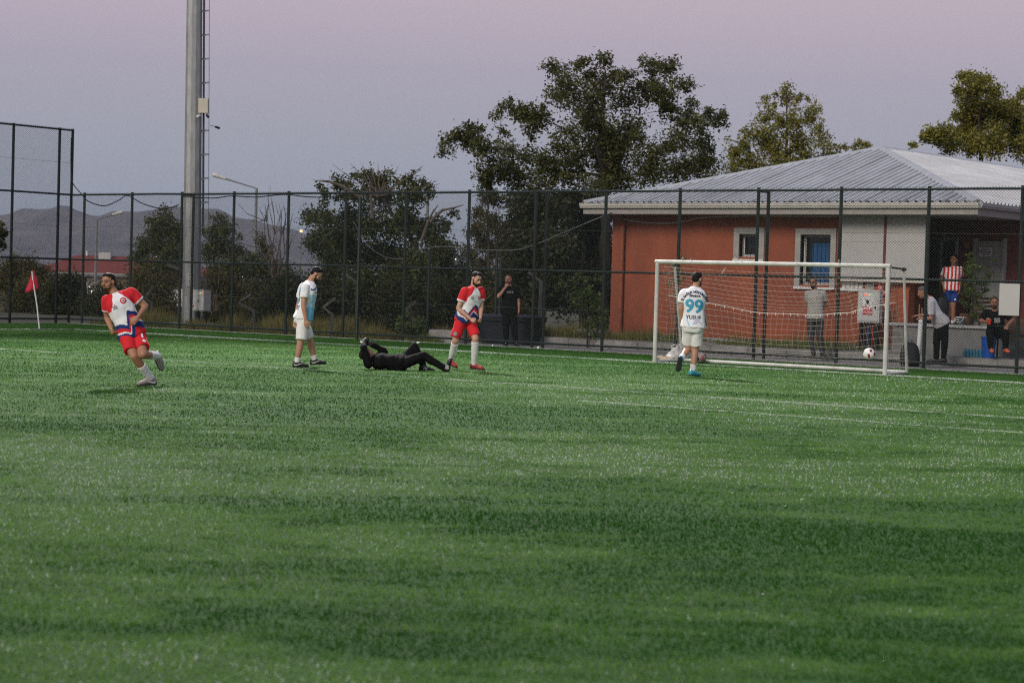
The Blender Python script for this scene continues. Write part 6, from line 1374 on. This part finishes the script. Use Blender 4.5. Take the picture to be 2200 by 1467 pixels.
# onlookers
S1 = person('s1', "man in black t-shirt with a hand at his mouth behind the fence", "ruddy", ((-.30, -.95, 0), (0, 0, 1)), "stubble", .9, plain(m_bk), ('trousers', m_bk2), (boot_k, m_sole),
    dict(R=((.5, .0, .85), (.3, .8, -.2), 'fist', 1), L=((0, -.15, -1), (-.9, 0, 0), 'hold', -1)), dict(R=(-.3, -.95, 0), L=(.3, -.95, 0), upR=(0, 0, 1), upL=(0, 0, 1)), sleeve=.7, hem=-.16, build=1.05, hair_scale=.965)
print_text(S1, "chest_lettering", "NICE", .07, .74, .02, m_greyp, bold=.002)
b = MB(); b.box(S1['g']['wrL'] + Vector((-.02, -.03, -.10)), (.015, .07, .13), Matrix.Rotation(.3, 3, 'X')); o = b.build("mobile_phone", m_iron); o.parent = S1['root']
S2 = person('s2', "bearded man in grey polo and charcoal trousers watching through the goal net", "tan", ((-.45, -.90, .0), (0, 0, 1)), "black", .95, plain(m_polo), ('trousers', m_trs), (boot_k, m_sole),
    dict(R=((.5, .3, -.5), (0, -.9, 0), 'relaxed', 1), L=((-.5, .3, -.5), (0, -.9, 0), 'relaxed', -1)), dict(R=(-.3, -.95, 0), L=(.3, -.95, 0), upR=(0, 0, 1), upL=(0, 0, 1)), sleeve=.62, hem=-.02)
b = MB(); hpf = S2['hp']
for e in (-1, 1): b.tube([hpf(e * .031 + .024 * math.cos(t), .100, .004 + .018 * math.sin(t)) for t in np.linspace(0, 6.283, 13)], .003, 5)
b.tube([hpf(-.008, .102, .006), hpf(.008, .102, .006)], .003, 5); b.build("spectacles", m_iron, S2['root'])
S3 = person('s3', "man in red and white striped jersey and blue shorts standing in the porch", "brown", ((-.50, -.86, -.05), (0, 0, 1)), "black", .6, striped, ('shorts', m_bls), (boot_k, m_sole),
    dict(R=((0, -.2, -1), (.9, 0, 0), 'relaxed', 1), L=((0, -.2, -1), (-.9, 0, 0), 'relaxed', -1)), dict(R=(-.3, -.95, 0), L=(.3, -.95, 0), upR=(0, 0, 1), upL=(0, 0, 1)), sleeve=.68, hem=-.06, leg_hem=.70, hair_scale=1.04, socks=.8)
leg_print(S3, "shorts_badge", [(-.03, 0), (.03, 0), (.0, .045)], [(0, 1, 2)], 'L', .60, .0, m_wh, (.1, -1, .1))
S4 = person('s4', "grey-haired man in a pale shirt bending over with a dark shoulder strap", "ruddy", ((-.86, .35, -.35), (-.35, .1, .92)), "grey", 0, plain(m_shirtw), ('trousers', m_bk2), (boot_k, m_sole),
    dict(R=((-.9, .1, -.1), (0, 0, -1), 'relaxed', 1), L=((-.9, .1, 0), (0, 0, -1), 'relaxed', -1)), dict(R=(-.9, .4, 0), L=(-.9, .4, 0), upR=(0, 0, 1), upL=(0, 0, 1)), sleeve=.80, hem=-.10, build=.98)
g = S4['g']; dv = [g['shR'] + Vector((-.02, 0, .09))] 
pts = []
for k in range(15):
    t = k / 14; c = (g['neck'] + Vector((-.02, .06, .02))).lerp(g['pelvis'] + S4['up'] * .22 + Vector((.1, -.1, 0)), t); n = (-S4['front'] * .8 + Vector((.2, -.8, .1))).normalized(); h = S4['bvh'].ray_cast(c + n * .5, -n, .9); pts.append((h[0] if h[0] is not None else c) + n * .006)
b = MB(); b.tube(pts, .014, 5); b.build("shoulder_strap", m_bk, S4['root'])
S5 = person('s5', "balding man in black sitting on the bench with an orange cup", "brown", ((-.35, -.93, -.05), (0, 0, 1)), "stubble", .98, plain(m_bk), ('trousers', m_bk2), (boot_o, m_sole),
    dict(R=((.3, -.6, .2), (.6, .3, .1), 'hold', 1), L=((-.3, -.5, -.5), (0, .2, -.9), 'relaxed', -1)), dict(R=(-.1, -.98, 0), L=(.1, -.98, 0), upR=(0, 0, 1), upL=(0, 0, 1)), sleeve=.75, hem=-.05, build=1.05, hair_scale=.955, belly=.02)
dp, dt_ = [(-.06, -.05), (.06, -.05), (.06, .05), (-.06, .05)], [(0, 1, 2, 3)]
decal("chest_print", dp, dt_, S5['pel'] + S5['spine'] * .62, -S5['rs'], S5['up'], S5['front'], S5['bvh'], m_greyp, S5['shirt'])
cp = empty("cup", S5['root'].matrix_world @ Vector((0, 0, 0))); wr = S5['g']['wrR'] + Vector((.05, -.10, .0)); Mz = Matrix.Rotation(R_(37.708), 3, 'Z'); cp.location = Vector(POSE['s5']['base']) + Mz @ wr + Vector((0, 0, -.05)); tag(cp, "orange-red cup held by the seated man", "cup")
b = MB(); n = 16; b.loft([[Vector((r * math.cos(2 * math.pi * k / n), r * math.sin(2 * math.pi * k / n), z)) for k in range(n)] for r, z in ((.034, 0), (.042, .10), (.039, .10), (.032, .012))]); b.build("cup_wall", mat("orange_plastic", (.70, .05, .02), .4), cp)

# dark holdall held at the side of the man in the striped jersey
hb = empty("sports_bag", Vector(POSE['s3']['base']) + Mz @ Vector((-.27, -.10, .28)), R_(37.7)); tag(hb, "dark navy sports bag held beside the striped jersey man's thigh", "bag")
b = MB(); b.loft([[Vector((hw * math.copysign(abs(math.cos(t)) ** .7, math.cos(t)), hd * math.copysign(abs(math.sin(t)) ** .7, math.sin(t)), z)) for t in [2 * math.pi * k / 18 for k in range(18)]] for z, hw, hd in ((0, .07, .05), (.04, .13, .09), (.25, .15, .10), (.40, .12, .08), (.46, .05, .04))]); b.build("sack", mat("navy_nylon", (.012, .014, .024), .6, vary=.2, scale=9, bump=.4, bscale=22), hb, True)
for e in (-.04, .04): b = MB(); b.tube([(-.07, e, .42), (-.02, e, .52), (.05, e * .5, .56), (.08, e, .44)], .010, 6); b.build("carry_strap", m_iron, hb)
# ------------------------------------------------------------------ evening haze over the valley
hz = bpy.data.materials.new("evening_haze"); hz.use_nodes = True; hn = hz.node_tree; hn.nodes.clear()
ho = hn.nodes.new("ShaderNodeOutputMaterial"); hv = hn.nodes.new("ShaderNodeVolumePrincipled")
hv.inputs["Color"].default_value = (.78, .82, .95, 1); hv.inputs["Density"].default_value = .00007; hv.inputs["Anisotropy"].default_value = 0.0
hn.links.new(hv.outputs[0], ho.inputs["Volume"])
b = MB(); b.bb(-6500, 2500, -1500, 6500, -6, 215); tag(b.build("haze", hz), "thin bluish evening haze lying over the valley", "haze", kind="stuff")
